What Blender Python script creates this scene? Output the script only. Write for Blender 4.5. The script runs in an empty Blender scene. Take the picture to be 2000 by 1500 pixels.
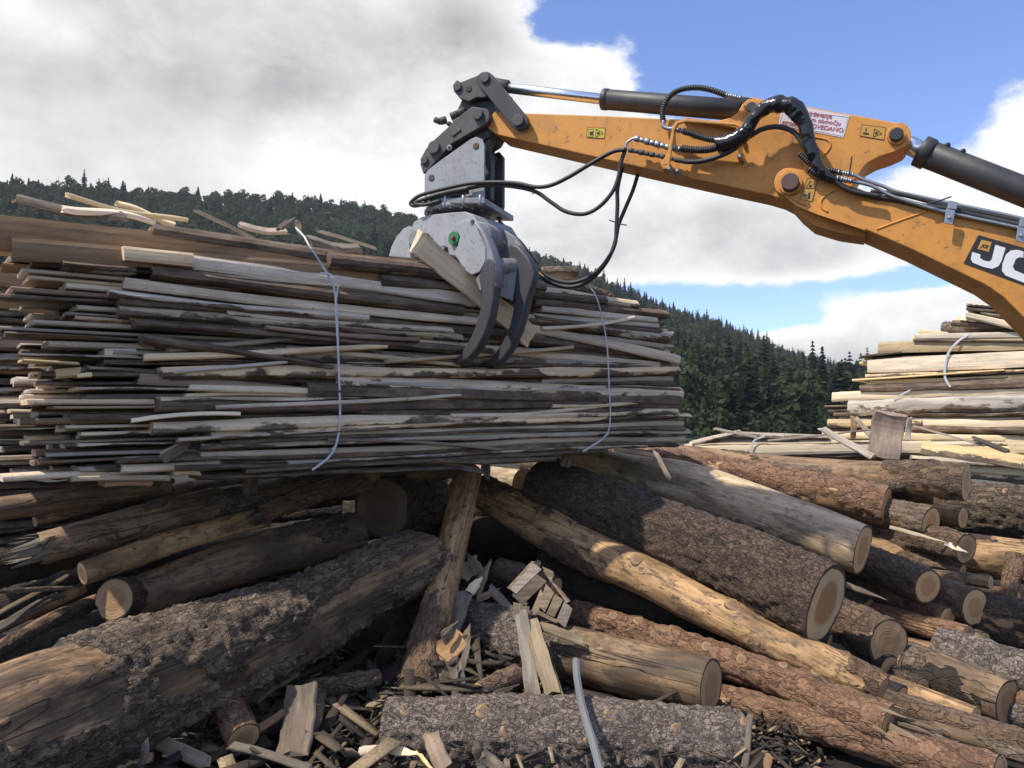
import bpy, bmesh, math, random
import numpy as np
from mathutils import Vector, Matrix

rnd = random.Random(7)
C = bpy.context.scene.collection
SC = bpy.context.scene

# ------------------------------------------------------------------ camera
F = 1570.0
PITCH = math.radians(2.55)
CAM = Vector((0, 0, 1.7))
cd = bpy.data.cameras.new('camera'); cam = bpy.data.objects.new('camera', cd); C.objects.link(cam)
cd.sensor_width = 36; cd.lens = 36 * F / 2000; cd.clip_start = 0.05; cd.clip_end = 4000
cam.location = CAM; cam.rotation_euler = (math.pi / 2 + PITCH, 0, 0)
SC.camera = cam

# ------------------------------------------------------------------ light
SUN = Vector((-0.81 * .58, -0.42 * .58, 0.81)).normalized()
ld = bpy.data.lights.new('sun', 'SUN'); sun = bpy.data.objects.new('sun', ld); C.objects.link(sun)
ld.energy = 4.0; ld.angle = math.radians(1.0); ld.color = (1.0, 0.93, 0.80)
sun.rotation_euler = SUN.to_track_quat('Z', 'Y').to_euler()
SC.view_settings.view_transform = 'Standard'; SC.view_settings.look = 'None'
SC.view_settings.gamma = 1; SC.view_settings.use_curve_mapping = False
SC.view_settings.exposure = 0.42

def pray(px, py):
    dx = (px - 1000) / F; dz = (750 - py) / F
    return Vector((dx, math.cos(PITCH) - dz * math.sin(PITCH), math.sin(PITCH) + dz * math.cos(PITCH)))
def P(px, py, Y):
    r = pray(px, py)
    return CAM + r * (Y / r.y)

# node helper ------------------------------------------------------
class NT:
    def __init__(s, nt): s.nt = nt
    def n(s, t, **k):
        nd = s.nt.nodes.new(t)
        for a, b in k.items(): setattr(nd, a, b)
        return nd
    def put(s, sock, v):
        if isinstance(v, bpy.types.NodeSocket): s.nt.links.new(v, sock)
        elif v is not None: sock.default_value = v
    def m(s, op, a, b=None, c=None, clamp=False):
        nd = s.n('ShaderNodeMath', operation=op, use_clamp=clamp)
        for i, v in enumerate((a, b, c)):
            if v is not None: s.put(nd.inputs[i], v)
        return nd.outputs[0]
    def vm(s, op, a, b=None):
        nd = s.n('ShaderNodeVectorMath', operation=op)
        s.put(nd.inputs[0], a)
        if b is not None: s.put(nd.inputs[1], b)
        return nd.outputs['Value'] if op in ('LENGTH', 'DOT_PRODUCT') else nd.outputs[0]
    def mix(s, f, a, b, mode='MIX'):
        nd = s.n('ShaderNodeMix', data_type='RGBA', blend_type=mode)
        s.put(nd.inputs[0], f)
        s.put(nd.inputs[6], a if not isinstance(a, tuple) else (*a, 1)[:4])
        s.put(nd.inputs[7], b if not isinstance(b, tuple) else (*b, 1)[:4])
        return nd.outputs[2]
    def ramp(s, f, stops, interp='LINEAR'):
        nd = s.n('ShaderNodeValToRGB'); cr = nd.color_ramp; cr.interpolation = interp
        while len(cr.elements) < len(stops): cr.elements.new(0.5)
        for e, (p, c) in zip(cr.elements, stops):
            e.position = p; e.color = (c, c, c, 1) if not isinstance(c, tuple) else (*c, 1)
        s.put(nd.inputs[0], f)
        return nd.outputs[0]
    def sm(s, x, a, b):
        nd = s.n('ShaderNodeMapRange', interpolation_type='SMOOTHSTEP')
        s.put(nd.inputs[0], x); nd.inputs[1].default_value = a; nd.inputs[2].default_value = b
        return nd.outputs[0]
    def noise(s, v, scale, detail=4, rough=0.55, dist=0.0):
        nd = s.n('ShaderNodeTexNoise'); s.put(nd.inputs['Vector'], v)
        nd.inputs['Scale'].default_value = scale; nd.inputs['Detail'].default_value = detail
        nd.inputs['Roughness'].default_value = rough; nd.inputs['Distortion'].default_value = dist
        return nd.outputs[0]
    def voro(s, v, scale, feature='F1', rand=1.0):
        nd = s.n('ShaderNodeTexVoronoi', feature=feature); s.put(nd.inputs['Vector'], v)
        nd.inputs['Scale'].default_value = scale; nd.inputs['Randomness'].default_value = rand
        return nd.outputs[0]
    def mapv(s, v, scale=(1, 1, 1), loc=(0, 0, 0)):
        nd = s.n('ShaderNodeMapping'); s.put(nd.inputs[0], v)
        nd.inputs['Location'].default_value = loc; nd.inputs['Scale'].default_value = scale
        return nd.outputs[0]

# ------------------------------------------------------------------ sky
W = bpy.data.worlds.new('World'); SC.world = W; W.use_nodes = True
nt = NT(W.node_tree); W.node_tree.nodes.clear()
out = nt.n('ShaderNodeOutputWorld'); bg = nt.n('ShaderNodeBackground')
sky = nt.n('ShaderNodeTexSky', sky_type='NISHITA'); sky.sun_disc = False
sky.sun_elevation = math.asin(SUN.z); sky.sun_rotation = math.atan2(SUN.x, SUN.y)
sky.altitude = 300; sky.air_density = 1.0; sky.dust_density = 0.1; sky.ozone_density = 3.0
SKYS = 0.15
tc = nt.n('ShaderNodeTexCoord').outputs['Generated']
sep = nt.n('ShaderNodeSeparateXYZ'); nt.put(sep.inputs[0], tc)
az = nt.m('ARCTAN2', sep.outputs[0], sep.outputs[1])
el = nt.m('ARCSINE', sep.outputs[2])
def ae(px, py):
    r = pray(px, py).normalized()
    return math.atan2(r.x, r.y), math.asin(r.z)
def blob(px, py, sx, sy, amp, rot=0.0):
    a, e = ae(px, py); sx /= F; sy /= F; rot = math.radians(rot)
    da = nt.m('SUBTRACT', az, a); de = nt.m('SUBTRACT', el, e)
    c, s_ = math.cos(rot), math.sin(rot)
    p = nt.m('MULTIPLY_ADD', da, c / sx, nt.m('MULTIPLY', de, s_ / sx))
    q = nt.m('MULTIPLY_ADD', da, -s_ / sy, nt.m('MULTIPLY', de, c / sy))
    r2 = nt.m('MULTIPLY_ADD', p, p, nt.m('MULTIPLY', q, q))
    return nt.m('MULTIPLY', nt.m('EXPONENT', nt.m('MULTIPLY', r2, -1.0)), amp)
def tot(lst):
    r = lst[0]
    for x in lst[1:]: r = nt.m('ADD', r, x)
    return r
# noise in a sheet above the ground: stretched near the horizon like real cloud decks
nv = nt.mapv(tc, (1.0, 1.0, 1.9))
n1 = nt.noise(nv, 2.6, 9, 0.58, 0.25)
n2 = nt.noise(nt.mapv(tc, (1, 1, 1.7), (3.1, 1.7, .4)), 6.5, 12, 0.66, 0.15)
n4 = nt.noise(nt.mapv(tc, (1, 1, 1.5), (5.1, 9.7, .4)), 14, 10, 0.66, 0.1)
n3 = nt.noise(nt.mapv(tc, (1, 1, 1.5), (7.1, 2.7, .4)), 1.7, 3, 0.5, 0.2)
cover = tot([
    nt.m('MULTIPLY', nt.m('SUBTRACT', n1, 0.5), 2.3),
    nt.m('MULTIPLY', nt.m('SUBTRACT', n2, 0.5), 1.9), nt.m('MULTIPLY', nt.m('SUBTRACT', n4, 0.5), .9),
    blob(250, 150, 760, 520, 1.25), blob(1010, 330, 330, 240, 1.1), blob(1170, 165, 120, 90, .8),
    blob(1240, 440, 330, 120, 1.3, -4), blob(1560, 500, 230, 60, .95, -5), blob(1750, 380, 300, 90, .1),
    blob(1990, 250, 100, 130, .7, 20), blob(1880, 380, 170, 70, .75), blob(1960, 20, 60, 40, .5), blob(1760, 655, 190, 62, 1.5, 8), blob(2120, 610, 220, 130, 1.0),
    blob(1560, 700, 190, 60, 1.1), blob(800, 80, 300, 160, .4),
    blob(1540, 70, 400, 190, -1.6), blob(1130, 60, 110, 80, -.5), blob(1330, 605, 230, 44, -1.5, -6), blob(1740, 545, 240, 30, -1.25, 0),
    blob(700, 345, 150, 40, -.9), blob(1270, 200, 60, 60, -.5), blob(1110, 30, 90, 50, -.9), blob(1850, 90, 200, 70, -.3), blob(1600, 625, 90, 22, -.6, -25)])
cover = nt.m('ADD', cover, 0.05)
cov = nt.sm(cover, -0.06, 0.46)
grey = tot([blob(360, 150, 560, 150, .50, -6), blob(660, 200, 200, 80, .14, -20), blob(100, 300, 240, 70, .35), blob(900, 60, 180, 90, .35),
            blob(1150, 470, 260, 50, .22), blob(1700, 710, 150, 36, .30), blob(1500, 420, 200, 40, .15), blob(620, 395, 120, 25, .1),
            nt.m('MULTIPLY', nt.m('SUBTRACT', n3, 0.5), 1.2), nt.m('MULTIPLY', nt.m('SUBTRACT', n1, 0.5), 1.0),
            blob(560, 320, 200, 60, -.35), blob(1100, 170, 170, 90, -.3), blob(1740, 625, 200, 42, -.35), blob(800, 300, 160, 110, -.35),
            blob(60, 20, 160, 50, -.7), blob(950, 260, 300, 150, -.45), blob(1250, 420, 320, 110, -.30), blob(1750, 640, 250, 70, -.25), blob(1250, 520, 200, 40, -.2)])
core = nt.sm(cover, .25, 1.5)
bright = nt.m('SUBTRACT', 0.86, nt.m('ADD', nt.m('MULTIPLY', grey, .40), nt.m('MULTIPLY', core, .24)))
bright = nt.m('ADD', bright, nt.m('MULTIPLY', nt.m('SUBTRACT', n2, 0.5), .55))
bright = nt.m('ADD', bright, nt.m('MULTIPLY', nt.m('SUBTRACT', n4, 0.5), .45))
bright = nt.m('MAXIMUM', nt.m('MINIMUM', bright, 0.86), 0.27)
ccol = nt.mix(nt.sm(bright, .2, .7), (0.97, 1.0, 1.03), (1.0, 1.0, 0.995))
cloud = nt.vm('MULTIPLY', ccol, (1, 1, 1)); 
comb = nt.n('ShaderNodeVectorMath', operation='SCALE'); nt.put(comb.inputs[0], cloud); nt.put(comb.inputs[3], bright)
skyc = nt.n('ShaderNodeVectorMath', operation='SCALE'); nt.put(skyc.inputs[0], nt.vm('MULTIPLY', sky.outputs[0], (.86, .90, 1.12))); skyc.inputs[3].default_value = 1.0  # sky colour as the texture gives it
cscl = nt.n('ShaderNodeVectorMath', operation='SCALE'); nt.put(cscl.inputs[0], comb.outputs[0]); cscl.inputs[3].default_value = 1.0 / SKYS
final = nt.mix(cov, skyc.outputs[0], cscl.outputs[0])
nt.put(bg.inputs[0], final); bg.inputs[1].default_value = SKYS
nt.put(out.inputs[0], bg.outputs[0])

# ------------------------------------------------------------------ numpy noise
_rs = np.random.RandomState(11)
_perm = _rs.permutation(1024); _val = _rs.uniform(-1, 1, 1024)
def vnoise(p):
    i = np.floor(p).astype(int); f = p - i; f = f * f * (3 - 2 * f)
    def h(x, y, z): return _val[_perm[(_perm[(_perm[x & 1023] + y) & 1023] + z) & 1023]]
    r = 0
    for dx in (0, 1):
        wx = f[..., 0] if dx else 1 - f[..., 0]
        for dy in (0, 1):
            wy = f[..., 1] if dy else 1 - f[..., 1]
            for dz in (0, 1):
                wz = f[..., 2] if dz else 1 - f[..., 2]
                r = r + wx * wy * wz * h(i[..., 0] + dx, i[..., 1] + dy, i[..., 2] + dz)
    return r
def fbm(p, o=4):
    r = 0; a = 1.0; s = 0
    for k in range(o):
        r = r + a * vnoise(p * (2.03 ** k) + k * 17.3); s += a; a *= .52
    return r / s
def sstep(x, a, b):
    t = np.clip((x - a) / (b - a), 0, 1); return t * t * (3 - 2 * t)

# ------------------------------------------------------------------ object helpers
WM = {}
def reg(o, M): WM[o.name] = M
def tag(o, label=None, cat=None, group=None, kind=None):
    if label: o['label'] = label
    if cat: o['category'] = cat
    if group: o['group'] = group
    if kind: o['kind'] = kind
    return o
def thing(name, label, cat, loc, group=None):
    o = bpy.data.objects.new(name, None); o.empty_display_size = .1; C.objects.link(o)
    o.location = loc; WM[o.name] = Matrix.Translation(loc)
    return tag(o, label, cat, group)
def link(name, me, mats, parent=None, M=None):
    """links a mesh as an object whose world matrix is M"""
    if M is None: M = Matrix.Identity(4)
    o = bpy.data.objects.new(name, me); C.objects.link(o)
    if mats is not None and not me.materials:
        for m_ in (mats if isinstance(mats, (list, tuple)) else [mats]): me.materials.append(m_)
    WM[o.name] = M
    if parent is not None:
        o.parent = parent; o.matrix_basis = WM[parent.name].inverted() @ M
    else: o.matrix_basis = M
    return o
def mesh(name, v, f, smooth=True, attrs=None):
    me = bpy.data.meshes.new(name)
    v = np.asarray(v, dtype=np.float32)
    if isinstance(f, np.ndarray):
        k = f.shape[1]; nf = len(f)
        me.vertices.add(len(v)); me.vertices.foreach_set('co', v.ravel())
        me.loops.add(nf * k); me.loops.foreach_set('vertex_index', f.astype(np.int32).ravel())
        me.polygons.add(nf); me.polygons.foreach_set('loop_start', np.arange(0, nf * k, k, dtype=np.int32))
        me.update(calc_edges=True)
    else:
        me.from_pydata([tuple(map(float, q)) for q in v], [], f); me.update()
    if attrs:
        for k_, a in attrs.items():
            at = me.attributes.new(k_, 'FLOAT', 'POINT'); at.data.foreach_set('value', np.asarray(a, dtype=np.float32))
    if smooth: me.polygons.foreach_set('use_smooth', np.ones(len(me.polygons), dtype=bool))
    return me
def frame(p0, p1, yref):
    x = (p1 - p0).normalized(); z = x.cross(yref).normalized(); y = z.cross(x).normalized()
    if z.z < 0 and abs(yref.z) < .5: z = -z; y = -y
    return Matrix(((x.x, y.x, z.x, p0.x), (x.y, y.y, z.y, p0.y), (x.z, y.z, z.z, p0.z), (0, 0, 0, 1)))
def catmull(pts, n=8):
    q = [np.array(p, float) for p in pts]; q = [2 * q[0] - q[1]] + q + [2 * q[-1] - q[-2]]; r = []
    for i in range(1, len(q) - 2):
        for k in range(n):
            t = k / n; a, b, c, d = q[i - 1:i + 3]
            r.append(.5 * (2 * b + (c - a) * t + (2 * a - 5 * b + 4 * c - d) * t * t + (3 * b - a - 3 * c + d) * t ** 3))
    r.append(q[-2]); return np.array(r)
def sweep(path, rad, n=10, cap=True, flat=None):
    """tube (or flat strip with half sizes) along a path; rad scalar or array"""
    path = np.asarray(path, float); m_ = len(path)
    T = np.gradient(path, axis=0); T /= np.linalg.norm(T, axis=1)[:, None]
    up = np.array([.13, .2, .97]); 
    if abs(T[0] @ up) > .9: up = np.array([.95, .2, .1])
    N = []; u = up - T[0] * (up @ T[0]); u /= np.linalg.norm(u)
    for t in T:
        u = u - t * (u @ t); u /= np.linalg.norm(u); N.append(u.copy())
    N = np.array(N); B = np.cross(T, N)
    rad = np.broadcast_to(np.asarray(rad, float), (m_,))
    a = np.linspace(0, 2 * np.pi, n, endpoint=False)
    ca, sa = np.cos(a), np.sin(a)
    v = path[:, None, :] + rad[:, None, None] * (ca[None, :, None] * N[:, None, :] + sa[None, :, None] * B[:, None, :])
    v = v.reshape(-1, 3); f = []
    i = np.arange(m_ - 1)[:, None] * n; j = np.arange(n)[None, :]; j2 = (j + 1) % n
    f = np.stack([i + j, i + j2, i + n + j2, i + n + j], -1).reshape(-1, 4).tolist()
    if cap: f.append(list(range(n))[::-1]); f.append([(m_ - 1) * n + k for k in range(n)])
    return v, f
def tube(name, pts, r, mat, parent=None, n=10, smooth=8, corr=0, label=None):
    path = catmull(pts, smooth) if smooth else np.array([list(p) for p in pts])
    rad = r
    if corr:
        L = np.concatenate([[0], np.cumsum(np.linalg.norm(np.diff(path, axis=0), axis=1))])
        k = max(8, int(L[-1] / corr * 4)); s = np.linspace(0, L[-1], k)
        path = np.stack([np.interp(s, L, path[:, q]) for q in range(3)], 1)
        rad = r * (1 + .13 * np.where((np.arange(k) // 2) % 2, 1, -1))
    v, f = sweep(path, rad, n)
    c = Vector(v.mean(0)); o = link(name, mesh(name, v - np.array(c), f), mat, parent, Matrix.Translation(c))
    if label: o['label'] = label
    return o
def prism(name, near, ext, mat, parent=None, bevel=0.004, smooth=False):
    """polygon (world points) extruded by vector ext"""
    bm = bmesh.new(); c = sum((Vector(p) for p in near), Vector()) / len(near)
    a = [bm.verts.new(Vector(p) - c) for p in near]; b = [bm.verts.new(Vector(p) - c + Vector(ext)) for p in near]
    fa = bm.faces.new(a); fb = bm.faces.new(b[::-1])
    for i in range(len(a)):
        j = (i + 1) % len(a); bm.faces.new((a[i], b[i], b[j], a[j]))
    bmesh.ops.recalc_face_normals(bm, faces=bm.faces)
    if bevel:
        ed = [e for e in list(fa.edges) + list(fb.edges)]
        bmesh.ops.bevel(bm, geom=ed, offset=bevel, segments=2, affect='EDGES', profile=.6)
    me = bpy.data.meshes.new(name); bm.to_mesh(me); bm.free()
    if bevel >= .01:
        me.polygons.foreach_set('use_smooth', [len(p.vertices) == 4 for p in me.polygons])
    return link(name, me, mat, parent, Matrix.Translation(c))
def cyl(name, p0, p1, r, mat, parent=None, n=28, bevel=0.004, r1=None):
    p0 = Vector(p0); p1 = Vector(p1); d = (p1 - p0); L = d.length; r1 = r if r1 is None else r1
    z = d.normalized(); x = z.orthogonal().normalized(); y = z.cross(x)
    b = min(bevel, L * .3, r * .3)
    prof = [(0, r - b), (b, r), (L - b, r1), (L, r1 - b)]
    v = []; f = []
    for (h, rr) in prof:
        for k in range(n):
            a = 2 * math.pi * k / n; v.append(p0 + z * h + (x * math.cos(a) + y * math.sin(a)) * rr)
    for i in range(3):
        for k in range(n): f.append((i * n + k, i * n + (k + 1) % n, (i + 1) * n + (k + 1) % n, (i + 1) * n + k))
    f.append(tuple(range(n))[::-1]); f.append(tuple(3 * n + k for k in range(n)))
    c = (p0 + p1) / 2
    me = mesh(name, [q - c for q in v], f, smooth=False)
    sm_ = [len(p.vertices) == 4 for p in me.polygons]; me.polygons.foreach_set('use_smooth', sm_)
    return link(name, me, mat, parent, Matrix.Translation(c))

# ------------------------------------------------------------------ materials
def newmat(name):
    m_ = bpy.data.materials.new(name); m_.use_nodes = True; m_.node_tree.nodes.clear()
    n = NT(m_.node_tree); o = n.n('ShaderNodeOutputMaterial'); b = n.n('ShaderNodeBsdfPrincipled')
    n.put(o.inputs[0], b.outputs[0]); return m_, n, b
def bump(n, b, h, strength, dist):
    bp = n.n('ShaderNodeBump'); bp.inputs['Strength'].default_value = strength; bp.inputs['Distance'].default_value = dist
    n.put(bp.inputs['Height'], h); n.put(b.inputs['Normal'], bp.outputs[0])
def objcoord(n): return n.n('ShaderNodeTexCoord').outputs['Object']
def orand(n): return n.n('ShaderNodeObjectInfo').outputs['Random']
def offs(n, v):
    r = n.m('MULTIPLY', orand(n), 37.0); c = n.n('ShaderNodeCombineXYZ')
    for i in range(3): n.put(c.inputs[i], r)
    return n.vm('ADD', v, c.outputs[0])

def mat_log(name, b1, b2, w1, w2, plate=9.0, stretch=.45, bs=.9, flake=None, crack=.5, k=.88, spot=.85):
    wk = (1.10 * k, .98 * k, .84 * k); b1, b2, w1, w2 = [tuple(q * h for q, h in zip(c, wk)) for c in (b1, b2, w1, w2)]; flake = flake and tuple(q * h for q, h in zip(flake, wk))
    m_, n, b = newmat(name); v = offs(n, objcoord(n))
    at = n.n('ShaderNodeAttribute', attribute_name='bark').outputs['Fac']
    hgt = n.n('ShaderNodeAttribute', attribute_name='relief').outputs['Fac']
    # bark: small overlapping flakes broken up by several sizes of noise
    sv = n.mapv(v, (stretch, 1, 1))
    dn = n.n('ShaderNodeTexNoise'); n.put(dn.inputs['Vector'], sv); dn.inputs['Scale'].default_value = plate * 1.1; dn.inputs['Detail'].default_value = 5
    wv = n.vm('ADD', sv, n.vm('MULTIPLY', n.vm('SUBTRACT', dn.outputs[1], (.5, .5, .5)), (1.6 / plate, 1.6 / plate, 1.6 / plate)))
    vc = n.n('ShaderNodeTexVoronoi', feature='F1'); n.put(vc.inputs['Vector'], wv); vc.inputs['Scale'].default_value = plate * 2.2
    cellr = n.n('ShaderNodeSeparateColor'); n.put(cellr.inputs[0], vc.outputs['Color'])
    ve = n.voro(wv, plate * 2.2, 'DISTANCE_TO_EDGE')
    nf = n.noise(v, 60, 5, .7); nm = n.noise(v, 6, 6, .65); nb = n.noise(n.mapv(v, (.5, 1, 1)), 1.6, 4, .6); fib = n.noise(n.mapv(v, (.22, 1, 1)), 26, 6, .7)
    bh = n.m('ADD', n.m('MULTIPLY', cellr.outputs[1], .25), n.m('ADD', n.m('MULTIPLY', n.sm(ve, 0, .10), .5), n.m('ADD', n.m('MULTIPLY', fib, .9), n.m('MULTIPLY', nf, .7))))
    tone = n.m('ADD', n.m('MULTIPLY', n.m('ADD', fib, nm), .42), n.m('MULTIPLY', cellr.outputs[0], .30))
    bc = n.mix(n.sm(tone, .32, .82), b1, b2)
    bc = n.mix(n.m('MULTIPLY', n.sm(nb, .42, .75), .6), bc, flake or b2)
    bc = n.mix(n.m('MULTIPLY', n.sm(ve, .045, .0), n.sm(nm, .40, .6)), bc, tuple(q * .4 for q in b1))
    bc = n.mix(n.m('MULTIPLY', n.sm(nf, .54, .66), .7), bc, tuple(q * .4 for q in b1))
    bc = n.mix(n.m('MULTIPLY', n.sm(nf, .46, .34), .55), bc, tuple(min(.6, q * 1.7) for q in b2))
    # wood: streaks along the trunk, stains, drying cracks
    g1 = n.noise(n.mapv(v, (.10, 1, 1)), 22, 6, .65, .3); g2 = n.noise(n.mapv(v, (.35, 1, 1)), 3.2, 5, .62, .5)
    wc = n.mix(n.sm(g1, .33, .72), w2, w1)
    wc = n.mix(n.m('MULTIPLY', n.sm(g2, .46, .62), .85), wc, tuple(q * .42 for q in w2))
    st = n.noise(n.mapv(v, (.6, 1, 1)), 14, 8, .78); wc = n.mix(n.m('MULTIPLY', n.sm(st, .54, .62), spot), wc, (.06, .042, .03))
    st2 = n.noise(n.mapv(v, (.3, 1, 1)), 42, 5, .7); wc = n.mix(n.m('MULTIPLY', n.m('MULTIPLY', n.sm(st2, .52, .62), n.sm(nb, .35, .6)), spot), wc, (.08, .055, .038))
    ck = n.m('ABSOLUTE', n.m('SUBTRACT', n.noise(n.mapv(v, (.05, 1, 1)), 9, 3, .5, .2), .5))
    wc = n.mix(n.m('MULTIPLY', n.sm(ck, .012, .0), crack), wc, (.05, .035, .025))
    e = n.sm(n.m('ADD', at, n.m('ADD', n.m('MULTIPLY', n.m('SUBTRACT', nm, .5), .7), n.m('MULTIPLY', n.m('SUBTRACT', nf, .5), .7))), .42, .54)
    col = n.mix(e, wc, bc)
    # low parts of the modelled relief are coloured darker
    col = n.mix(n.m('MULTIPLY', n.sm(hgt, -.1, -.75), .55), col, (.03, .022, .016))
    n.put(b.inputs['Base Color'], col); b.inputs['Roughness'].default_value = .8
    n.put(b.inputs['Roughness'], n.m('ADD', .62, n.m('MULTIPLY', nm, .25)))
    wh = n.m('ADD', n.m('MULTIPLY', g1, .35), n.m('MULTIPLY', n.sm(ck, 0, .012), .4))
    h = n.m('ADD', n.m('MULTIPLY', bh, e), n.m('MULTIPLY', wh, n.m('SUBTRACT', 1.0, e)))
    bump(n, b, h, bs, .024)
    return m_
M = {}
M['dark'] = mat_log('dark_bark', (.045, .031, .025), (.165, .118, .092), (.40, .27, .15), (.25, .16, .09), 17, .6, 1.0, flake=(.105, .073, .056))
M['spruce'] = mat_log('grey_scaly_bark', (.10, .083, .078), (.31, .275, .26), (.36, .26, .16), (.14, .10, .065), 15, .8, 1.0, flake=(.22, .185, .175))
M['rough'] = mat_log('rough_shaggy_bark', (.045, .034, .026), (.26, .205, .155), (.38, .26, .15), (.085, .058, .037), 11, .4, 1.0, flake=(.085, .062, .045))
M['pale'] = mat_log('peeled_pale', (.18, .14, .10), (.30, .24, .17), (.66, .57, .43), (.46, .37, .26), 8, .4, .6, crack=.3, k=.95, spot=.35)
M['yellow'] = mat_log('peeled_yellow', (.085, .055, .038), (.23, .155, .10), (.58, .40, .21), (.34, .22, .12), 10, .4, .8)
M['red'] = mat_log('reddish_bark', (.125, .070, .045), (.31, .195, .13), (.52, .36, .21), (.32, .20, .12), 8, .5, .8, flake=(.22, .135, .09))
M['brown'] = mat_log('brown_bark', (.070, .048, .036), (.20, .145, .105), (.34, .24, .15), (.18, .125, .08), 9, .45, .9)
M['grey'] = mat_log('greybrown_bark', (.085, .066, .052), (.25, .205, .165), (.38, .29, .195), (.21, .15, .10), 9, .35, .9)
M['void'] = mat_log('shade_dark_bark', (.04, .03, .023), (.10, .075, .055), (.18, .12, .075), (.11, .075, .05), 9, .5, .9, k=.42)  # bark near black: shade of the heap's gaps put into the colour

def mat_end(name, heart, sap, rim, rings=55):
    m_, n, b = newmat(name); v = objcoord(n); vo = offs(n, v)
    dn = n.n('ShaderNodeTexNoise'); n.put(dn.inputs['Vector'], vo); dn.inputs['Scale'].default_value = 6
    w = n.vm('ADD', v, n.vm('MULTIPLY', n.vm('SUBTRACT', dn.outputs[1], (.5, .5, .5)), (.03, .03, .03)))
    s = n.n('ShaderNodeSeparateXYZ'); n.put(s.inputs[0], w)
    r = n.m('SQRT', n.m('ADD', n.m('MULTIPLY', s.outputs[1], s.outputs[1]), n.m('MULTIPLY', s.outputs[2], s.outputs[2])))
    rr = n.n('ShaderNodeAttribute', attribute_name='rr').outputs['Fac']
    q = n.m('ADD', rr, n.m('MULTIPLY', n.m('SUBTRACT', dn.outputs[0], .5), .22))
    ring = n.m('SINE', n.m('MULTIPLY', r, rings * 6.28)); nn = n.noise(vo, 30, 5, .65)
    saw = n.noise(n.mapv(vo, (1, 14, 1.2)), 9, 4, .6)
    c = n.mix(n.sm(q, .50, .66), heart, sap)
    c = n.mix(n.m('MULTIPLY', n.sm(ring, .1, 1), .22), c, tuple(x * .6 for x in heart))
    c = n.mix(n.m('MULTIPLY', n.sm(saw, .45, .7), .3), c, tuple(x * .5 for x in heart))
    c = n.mix(n.m('MULTIPLY', n.sm(nn, .55, .75), .35), c, tuple(x * .45 for x in heart))
    c = n.mix(n.sm(q, .89, .95), c, rim)
    n.put(b.inputs['Base Color'], c); b.inputs['Roughness'].default_value = .75
    bump(n, b, n.m('ADD', nn, n.m('ADD', saw, n.m('MULTIPLY', ring, .15))), .5, .004)
    return m_
M['end'] = mat_end('sawn_end', (.50, .275, .115), (.62, .395, .19), (.07, .045, .03))
M['end_big'] = mat_end('sawn_end_heartwood', (.36, .20, .085), (.60, .42, .225), (.05, .034, .025), 70)
M['end_dark'] = mat_end('sawn_end_weathered', (.33, .195, .095), (.43, .275, .145), (.04, .03, .02))

M['end_black'] = mat_end('sawn_end_black', (.13, .08, .045), (.17, .11, .065), (.04, .03, .02))  # dark saw face; for the shadowed log its shade is in this colour
M['knot'] = mat_end('knot_wood', (.20, .12, .065), (.30, .19, .10), (.06, .04, .03))
def mat_board(name, w1, w2, b1=(.06, .040, .027), b2=(.20, .140, .095), stain=.5):
    m_, n, b = newmat(name); v = offs(n, objcoord(n)); rn = orand(n)
    at = n.n('ShaderNodeAttribute', attribute_name='bark').outputs['Fac']
    g1 = n.noise(n.mapv(v, (.06, 1, 1)), 38, 5, .65, .25); g2 = n.noise(n.mapv(v, (.4, 1.5, 1.5)), 3.5, 5, .62, .3)
    g3 = n.noise(v, 40, 4, .6)
    wc = n.mix(n.sm(g1, .35, .7), w2, w1)
    wc = n.mix(n.m('MULTIPLY', n.sm(g2, .47, .66), stain), wc, tuple(q * .42 for q in w2))
    wc = n.mix(n.m('MULTIPLY', n.sm(g3, .62, .72), .55), wc, (.06, .045, .035))
    hs = n.n('ShaderNodeHueSaturation'); n.put(hs.inputs['Color'], wc)
    n.put(hs.inputs['Value'], n.m('MULTIPLY_ADD', rn, .6, .66)); n.put(hs.inputs['Saturation'], n.m('MULTIPLY_ADD', n.m('FRACT', n.m('MULTIPLY', rn, 7.3)), .6, .65))
    bn = n.noise(n.mapv(v, (.45, 1, 1)), 16, 6, .7); bc = n.mix(n.sm(bn, .3, .72), b1, b2)
    e = n.sm(n.m('ADD', at, n.m('MULTIPLY', n.m('SUBTRACT', n.noise(n.mapv(v, (.5, 1, 1)), 9, 6, .65), .5), 1.5)), .4, .54)
    n.put(b.inputs['Base Color'], n.mix(e, hs.outputs[0], bc)); b.inputs['Roughness'].default_value = .8
    bump(n, b, n.m('ADD', n.m('MULTIPLY', g1, .5), n.m('MULTIPLY', n.m('MULTIPLY', bn, e), 1.6)), .8, .008)
    return m_
M['bpale'] = mat_board('sawn_pale', (.76, .61, .43), (.58, .455, .315), stain=.5)
M['bfresh'] = mat_board('sawn_fresh', (.80, .64, .40), (.64, .49, .29), stain=.3)
M['bgrey'] = mat_board('sawn_grey', (.57, .475, .36), (.38, .305, .225))
M['bbrown'] = mat_board('sawn_brown', (.38, .25, .15), (.26, .17, .10), stain=.6)
M['bdark'] = mat_board('sawn_dark', (.22, .16, .11), (.12, .088, .06))

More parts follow.
